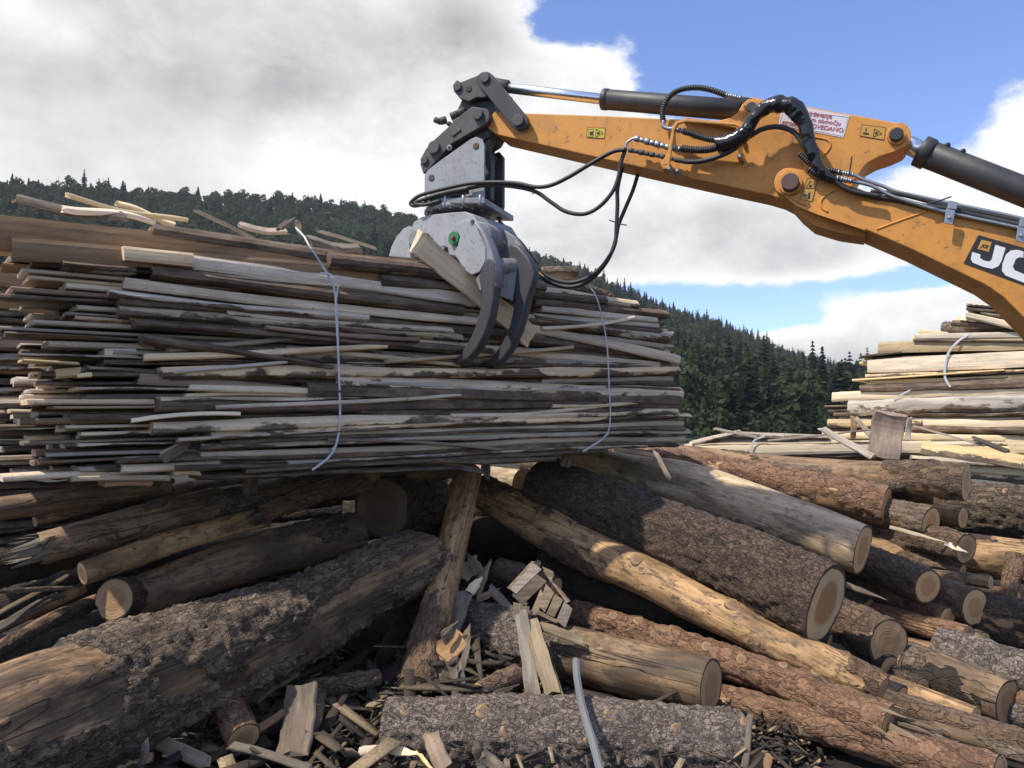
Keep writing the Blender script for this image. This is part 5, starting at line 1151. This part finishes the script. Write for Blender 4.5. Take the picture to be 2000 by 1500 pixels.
gcy('green_cap', 885, 465, 14, -.03, -.0, 'green', hs); gcy('grease_nut', 882, 464, 5, -.05, -.03, 'rust', hs, 8)
j2 = gpl('rear_jaw', [(759, 500), (764, 482), (774, 462), (788, 446), (799, 441), (806, 448), (799, 470), (802, 504)], .02, .06, 'white')
gpl('rear_jaw', [(765, 500), (772, 470), (786, 450), (804, 446), (806, 500)], .26, .30, 'white')
gcy('jaw_pin', 808, 464, 15, -.03, .3, 'gry', hs)
for (x, y, r) in ((828, 462, 8), (834, 470, 9), (864, 486, 7), (858, 494, 9)): gcy('hydraulic_fitting', x, y, r, -.03, .05, 'iron', hs, 12)
gcy('locking_ring', 863, 487, 4, -.04, -.03, 'zinc', hs, 12)
gcy('jaw_stop', 919, 431, 4, -.05, -.02, 'gry', j1, 6)
gpl('jaw_casting', [(914, 430), (930, 434), (944, 452), (957, 482), (967, 515), (970, 560), (936, 570), (928, 545), (938, 532), (948, 510), (948, 484), (934, 450)], -.03, .05, 'gry', bevel=.012)
# the jaw's tubes and curved tines
def tube_between(name, q0, q1, r, mat): return cyl(name, q0, q1, r, M[mat], gr, 36, .01)
tube_between('cross_tube', FG.at(934, 462, .0), FG.at(982, 474, .42), .092, 'gry')
tube_between('cross_tube', FG.at(948, 520, -.0), FG.at(1014, 522, .24), .055, 'gry')
tine1 = [(934, 540), (939, 570), (938, 600), (930, 632), (916, 664), (898, 692), (884, 709), (896, 712), (914, 702), (932, 682), (947, 652), (958, 618), (964, 582), (967, 545), (966, 515), (960, 500), (950, 505), (942, 520)]
tine2 = [(998, 560), (998, 600), (990, 636), (974, 672), (948, 712), (966, 716), (986, 702), (1004, 680), (1018, 648), (1028, 612), (1033, 572), (1034, 530), (1042, 560), (1045, 536), (1030, 500), (1012, 486), (1000, 490), (996, 520)]
gpl('tine', tine1, -.035, .035, 'claw', bevel=.016)
T2 = [(1004, 560), (1003, 600), (995, 636), (980, 670), (950, 712), (966, 716), (982, 702), (998, 680), (1012, 648), (1023, 612), (1030, 580), (1040, 552), (1044, 532), (1030, 500), (1010, 478), (994, 476), (990, 510)]
gpl('tine', T2, .18, .245, 'claw', bevel=.016)
wa = [FG.at(962, 505, .035), FG.at(971, 575, .035), FG.at(1002, 588, .18), FG.at(1012, 512, .18)]
prism('web_plate', wa, Vector((0, .03, 0)), M['gry'], gr, .004)
gpl('far_jaw_plate', [(956, 450), (984, 448), (1004, 462), (1030, 500), (1044, 534), (1036, 566), (1010, 560), (990, 520)], .235, .27, 'gry')

# ------------------------------------------------------------------ hoses, brackets
def hose(pts, r=.0125, off=-.08, mat='hose', corr=0, name='hose', parent=None):
    return tube(name, [FA_.at(q[0], q[1], q[2] if len(q) > 2 else off) for q in pts], r, M[mat], parent or arm, 10, 8, corr)
hose([(1222, 292), (1195, 297), (1150, 322), (1110, 346), (1075, 362), (1045, 365), (1010, 358), (970, 356), (920, 358), (870, 368), (825, 380), (808, 390), (802, 398), (812, 402), (840, 394), (870, 384), (915, 375)], .0125, -.12)
hose([(1222, 290), (1212, 320), (1208, 345), (1196, 375), (1170, 404), (1140, 418), (1105, 413), (1075, 394), (1045, 374), (1000, 364), (950, 362), (915, 368)], .0125, -.10)
hose([(915, 368), (880, 374), (850, 382), (820, 392), (810, 398), (830, 400), (860, 392)], .0125, -.14)
hose([(1222, 292), (1218, 300), (1214, 330), (1206, 370), (1206, 400), (1204, 440), (1200, 480), (1176, 520), (1142, 545), (1110, 552), (1080, 545), (1060, 532), (1040, 505), (1018, 475), (995, 455), (975, 432)], .0125, .12)
hose([(1246, 340), (1236, 372), (1220, 410), (1208, 440), (1202, 470), (1186, 510), (1155, 545), (1120, 560), (1085, 556), (1055, 540), (1036, 515), (1012, 482), (985, 448)], .0125, .16)
hose([(1222, 293), (1224, 280), (1234, 272), (1244, 270)], .008, -.08, 'zinc', name='steel_elbow')
for (a, b) in (((1190, 430), (1224, 440)), ((1040, 380), (1046, 362)), ((1658, 345), (1664, 305)), ((1812, 398), (1858, 384))):
    hose([a, ((a[0] + b[0]) / 2, (a[1] + b[1]) / 2 + 1), b], .004, -.10 if a[0] != 1190 else .12, name='cable_tie')
# fittings in pairs left of the bracket
def fit(a, b, r, off=-.075, mat='zinc'):
    A = FA_.at(*a, off); B_ = FA_.at(*b, off); k = 7
    for i in range(k):
        q0 = A.lerp(B_, i / k); q1 = A.lerp(B_, (i + .9) / k); cyl('hose_fitting', q0, q1, r * (.9, .7, .98, .8, .95, .7, .85)[i], M[mat], arm, 8 if i % 2 == 0 else 14, .002)
fit((1240, 270), (1310, 289), .021); fit((1228, 293), (1300, 307), .017, -.075, 'iron'); fit((1308, 289), (1338, 293), .02); fit((1300, 308), (1320, 312), .015); fit((1312, 251), (1336, 257), .018)
br = plate('hose_bracket', [(1313, 246), (1320, 236), (1338, 232), (1440, 240), (1450, 246), (1452, 262), (1446, 262), (1444, 249), (1436, 245), (1340, 238), (1324, 242), (1318, 252), (1308, 318), (1302, 326), (1290, 324), (1290, 318), (1303, 300)], -.12, -.10, 'yel')
plate('hose_bracket_foot', [(1290, 318), (1308, 318), (1306, 330), (1294, 330)], -.12, 0, 'yel'); plate('hose_bracket_foot', [(1438, 300), (1452, 298), (1450, 308), (1440, 308)], -.1, 0, 'yel'); plate('hose_clip', [(1442, 248), (1450, 248), (1450, 300), (1443, 302), (1438, 280)], -.11, -.095, 'yel')
for (x, y) in ((1306, 328), (1322, 332), (1444, 304)): pin('bolt', x, y, 4, -.13, -.0, 'zinc', n=6)
hose([(1296, 240), (1294, 222), (1298, 205), (1310, 186), (1330, 175), (1360, 171), (1390, 176), (1420, 187)], .016, -.05, corr=.014, name='corrugated_hose')
hose([(1296, 236), (1295, 246), (1304, 251), (1316, 252)], .012, -.06, 'zinc', name='steel_elbow'); fit((1418, 186), (1448, 192), .018, -.05)
plate('port_block', [(1446, 188), (1472, 190), (1472, 200), (1450, 204)], .0, .10, 'blk')
hose([(1334, 256), (1355, 262), (1378, 270), (1400, 274)], .018, -.085, corr=.013, name='corrugated_hose')
hose([(1330, 290), (1360, 293), (1385, 292), (1405, 287)], .020, -.085, corr=.013, name='corrugated_hose')
hose([(1318, 312), (1345, 316), (1375, 314), (1410, 303), (1438, 288), (1462, 268), (1490, 252), (1520, 248), (1550, 258), (1570, 285), (1590, 318), (1625, 348), (1660, 372), (1720, 384)], .014, -.10)
# black film wrapped sleeve with folds
path = catmull([FA_.at(x, y, o_) for x, y, o_ in ((1400, 283, -.1), (1425, 277, -.11), (1452, 262, -.12), (1476, 226, -.13), (1500, 208, -.14), (1525, 204, -.14), (1550, 210, -.14), (1570, 240, -.13), (1582, 285, -.12), (1600, 330, -.11), (1628, 352, -.10))], 26)
kk = np.linspace(0, 1, len(path)); rad = np.interp(kk, [0, .08, .3, .55, .75, 1], [.052, .048, .036, .046, .038, .022]) * (1 + .10 * vnoise(np.stack([kk * 17, kk * 0, kk * 0], -1)))
v, f = sweep(path, rad, 20); v = v + fbm(v * 22, 3)[:, None] * .016 * np.array([.6, .6, 1]); c_ = Vector(v.mean(0)); link('film_sleeve', mesh('film_sleeve', v - np.array(c_), f), M['film'], arm, Matrix.Translation(c_))
hose([(1560, 300), (1590, 325), (1620, 332), (1645, 338)], .014, -.09, corr=.013, name='corrugated_hose')
hose([(1580, 330), (1610, 348), (1640, 350)], .016, -.10, corr=.013, name='corrugated_hose')
fit((1636, 336), (1668, 342), .016, -.09); fit((1634, 348), (1664, 354), .018, -.10)
hose([(1664, 340), (1690, 352), (1720, 362), (1750, 374), (1800, 385), (1860, 398), (2000, 428), (2200, 480)], .0095, -.02, 'zinc', name='steel_pipe')
hose([(1662, 354), (1700, 362), (1740, 382), (1790, 398), (1830, 410), (1900, 426), (2000, 448), (2200, 500)], .0095, -.075, 'zinc', name='steel_pipe')
hose([(1620, 345), (1650, 366), (1700, 382), (1760, 392), (1800, 402), (1850, 408), (1900, 420), (2000, 442), (2200, 492)], .015, -.06)
hose([(1700, 374), (1760, 380), (1850, 402), (2000, 434), (2200, 486)], .012, -.03)
for (x, y) in ((1856, 427), (1996, 462)):
    plate('pipe_clamp', [(x - 8, y - 20), (x + 10, y - 16), (x + 4, y + 12), (x - 12, y + 8)], -.11, -.10, 'zinc', None, .002); plate('pipe_clamp', [(x - 2, y - 36), (x + 16, y - 32), (x + 12, y - 18), (x - 6, y - 20)], -.10, -.02, 'zinc', None, .002)
    pin('bolt', x - 1, y - 3, 4, -.12, -.1, 'zinc', n=6)
# ------------------------------------------------------------------ stickers and lettering
def surf_text(txt, px, py, wpx, hpx, slope, off, mat, parent=None, bold=.0, shear=0., name='lettering'):
    """flat letters; (px, py) is the lower left corner, wpx and hpx the size of the line in the photo"""
    cu = bpy.data.curves.new(name, 'FONT'); cu.body = txt; cu.size = 1; cu.offset = bold; cu.shear = shear; cu.extrude = .01
    t_ = bpy.data.objects.new('tmp', cu); C.objects.link(t_); bpy.context.view_layer.update()
    me = bpy.data.meshes.new_from_object(t_.evaluated_get(bpy.context.evaluated_depsgraph_get())); bpy.data.objects.remove(t_); me.name = name
    xs_ = [v.co.x for v in me.vertices]; ys_ = [v.co.y for v in me.vertices]; x0, w0, y0, h0 = min(xs_), max(xs_) - min(xs_), min(ys_), max(ys_) - min(ys_)
    a = FA_.at(px, py, off); b = FA_.at(px + wpx, py + wpx * slope, off); W_ = (b - a).length; H_ = hpx * a.y / F
    for v in me.vertices: v.co = ((v.co.x - x0) / w0 * W_, (v.co.y - y0) / h0 * H_, v.co.z * .06)
    x = (b - a).normalized(); nz = -FA_.n; y = nz.cross(x).normalized(); me.materials.clear()
    Mx = Matrix(((x.x, y.x, nz.x, a.x), (x.y, y.y, nz.y, a.y), (x.z, y.z, nz.z, a.z), (0, 0, 0, 1)))
    return link(name, me, M[mat], parent or arm, Mx)
def sticker(name, pts, off, mat, t=.0015, parent=None): return plate(name, pts, off - t, off, mat, parent, 0)
def frame_line(name, pts, off, mat, r=.0012):
    return tube(name, [FA_.at(x, y, off) for x, y in pts + pts[:1]], r, M[mat], arm, 4, 0)
sg = sticker('warning_notice', [(1560, 208), (1660, 226), (1647, 269), (1520, 244), (1526, 216)], -.001, 'stickw')
frame_line('notice_border', [(1530, 214), (1657, 229), (1645, 266), (1523, 242)], -.003, 'redink', .0012)
surf_text('Zadrževanje', 1563, 226, 60, 12, .15, -.004, 'redink', sg, .004); surf_text('v delovnem območju', 1536, 233, 104, 12, .145, -.004, 'redink', sg, .004); surf_text('stroja PREPOVEDANO', 1526, 244, 119, 11, .145, -.004, 'redink', sg, .008)
def warn(name, quad, mat, off, tri, man=None, box=None):
    s_ = sticker(name, quad, off, mat); frame_line('sticker_border', quad, off - .002, 'ink', .0012); frame_line('warning_triangle', tri, off - .003, 'ink', .0016)
    cx = sum(p[0] for p in tri) / 3; cy = sum(p[1] for p in tri) / 3
    sticker('pictogram', [(cx - 3, cy), (cx, cy - 2.5), (cx + 3, cy - 1), (cx + 2, cy + 2), (cx - 2, cy + 2.5)], off - .003, 'ink', .001)
    if man:
        for q in man: sticker('pictogram', q, off - .002, 'ink', .001)
    if box: frame_line('pictogram_box', box, off - .003, 'ink', .0009)
warn('warning_sticker', [(1147, 249), (1182, 250), (1180, 270), (1145, 268)], 'sticky', -.001, [(1164, 252), (1178, 260), (1163, 267)], [[(1151, 258), (1158, 256), (1159, 264), (1152, 264)]], [(1149, 252), (1159, 252), (1158, 267), (1148, 266)])
warn('warning_sticker', [(1683, 243), (1730, 249), (1726, 273), (1679, 265)], 'sticko', -.001, [(1708, 251), (1722, 261), (1705, 267)], [[(1686, 258), (1697, 260), (1697, 263), (1686, 262)], [(1691, 250), (1693, 250), (1692, 257), (1690, 257)]])
warn('warning_sticker', [(1577, 348), (1597, 350), (1586, 393), (1562, 389)], 'sticko', -.056, [(1583, 353), (1592, 368), (1573, 367)], [[(1579, 376), (1583, 376), (1582, 388), (1577, 388)], [(1568, 380), (1577, 380), (1577, 382), (1568, 382)]])
# boom logo: black panel, heavy slanted letters
OFF = -.056
panel = sticker('logo_panel', [(1911, 459), (2000, 484), (2200, 540), (2170, 622), (2000, 557), (1882, 514)], OFF, 'ink', .002)
bd = [(1905, 462), (2000, 488), (2200, 545)]
q = sticker('logo_badge', [(1917, 468), (1937, 473), (1931, 492), (1909, 486)], OFF - .003, 'sticko', .001, panel)
surf_text('JCB', 1914, 484, 14, 9, .27, OFF - .005, 'ink', panel, .03, .25)
sticker('letter', [(1944, 478), (1964, 484), (1956, 510), (1950, 520), (1938, 525), (1920, 521), (1900, 513), (1896, 506), (1899, 492), (1915, 497), (1914, 504), (1922, 509), (1932, 511), (1937, 507)], OFF - .003, 'decalw', .001, panel)
sticker('letter', [(2030, 500), (1988, 488), (1974, 489), (1965, 497), (1958, 515), (1957, 529), (1964, 538), (2020, 560), (2026, 546), (1982, 528), (1978, 521), (1984, 506), (1992, 502), (2024, 512)], OFF - .003, 'decalw', .001, panel)
sticker('letter', [(2046, 505), (2100, 522), (2104, 534), (2096, 545), (2098, 556), (2090, 572), (2078, 578), (2030, 562)], OFF - .003, 'decalw', .001, panel)
print('objects', len(bpy.data.objects))
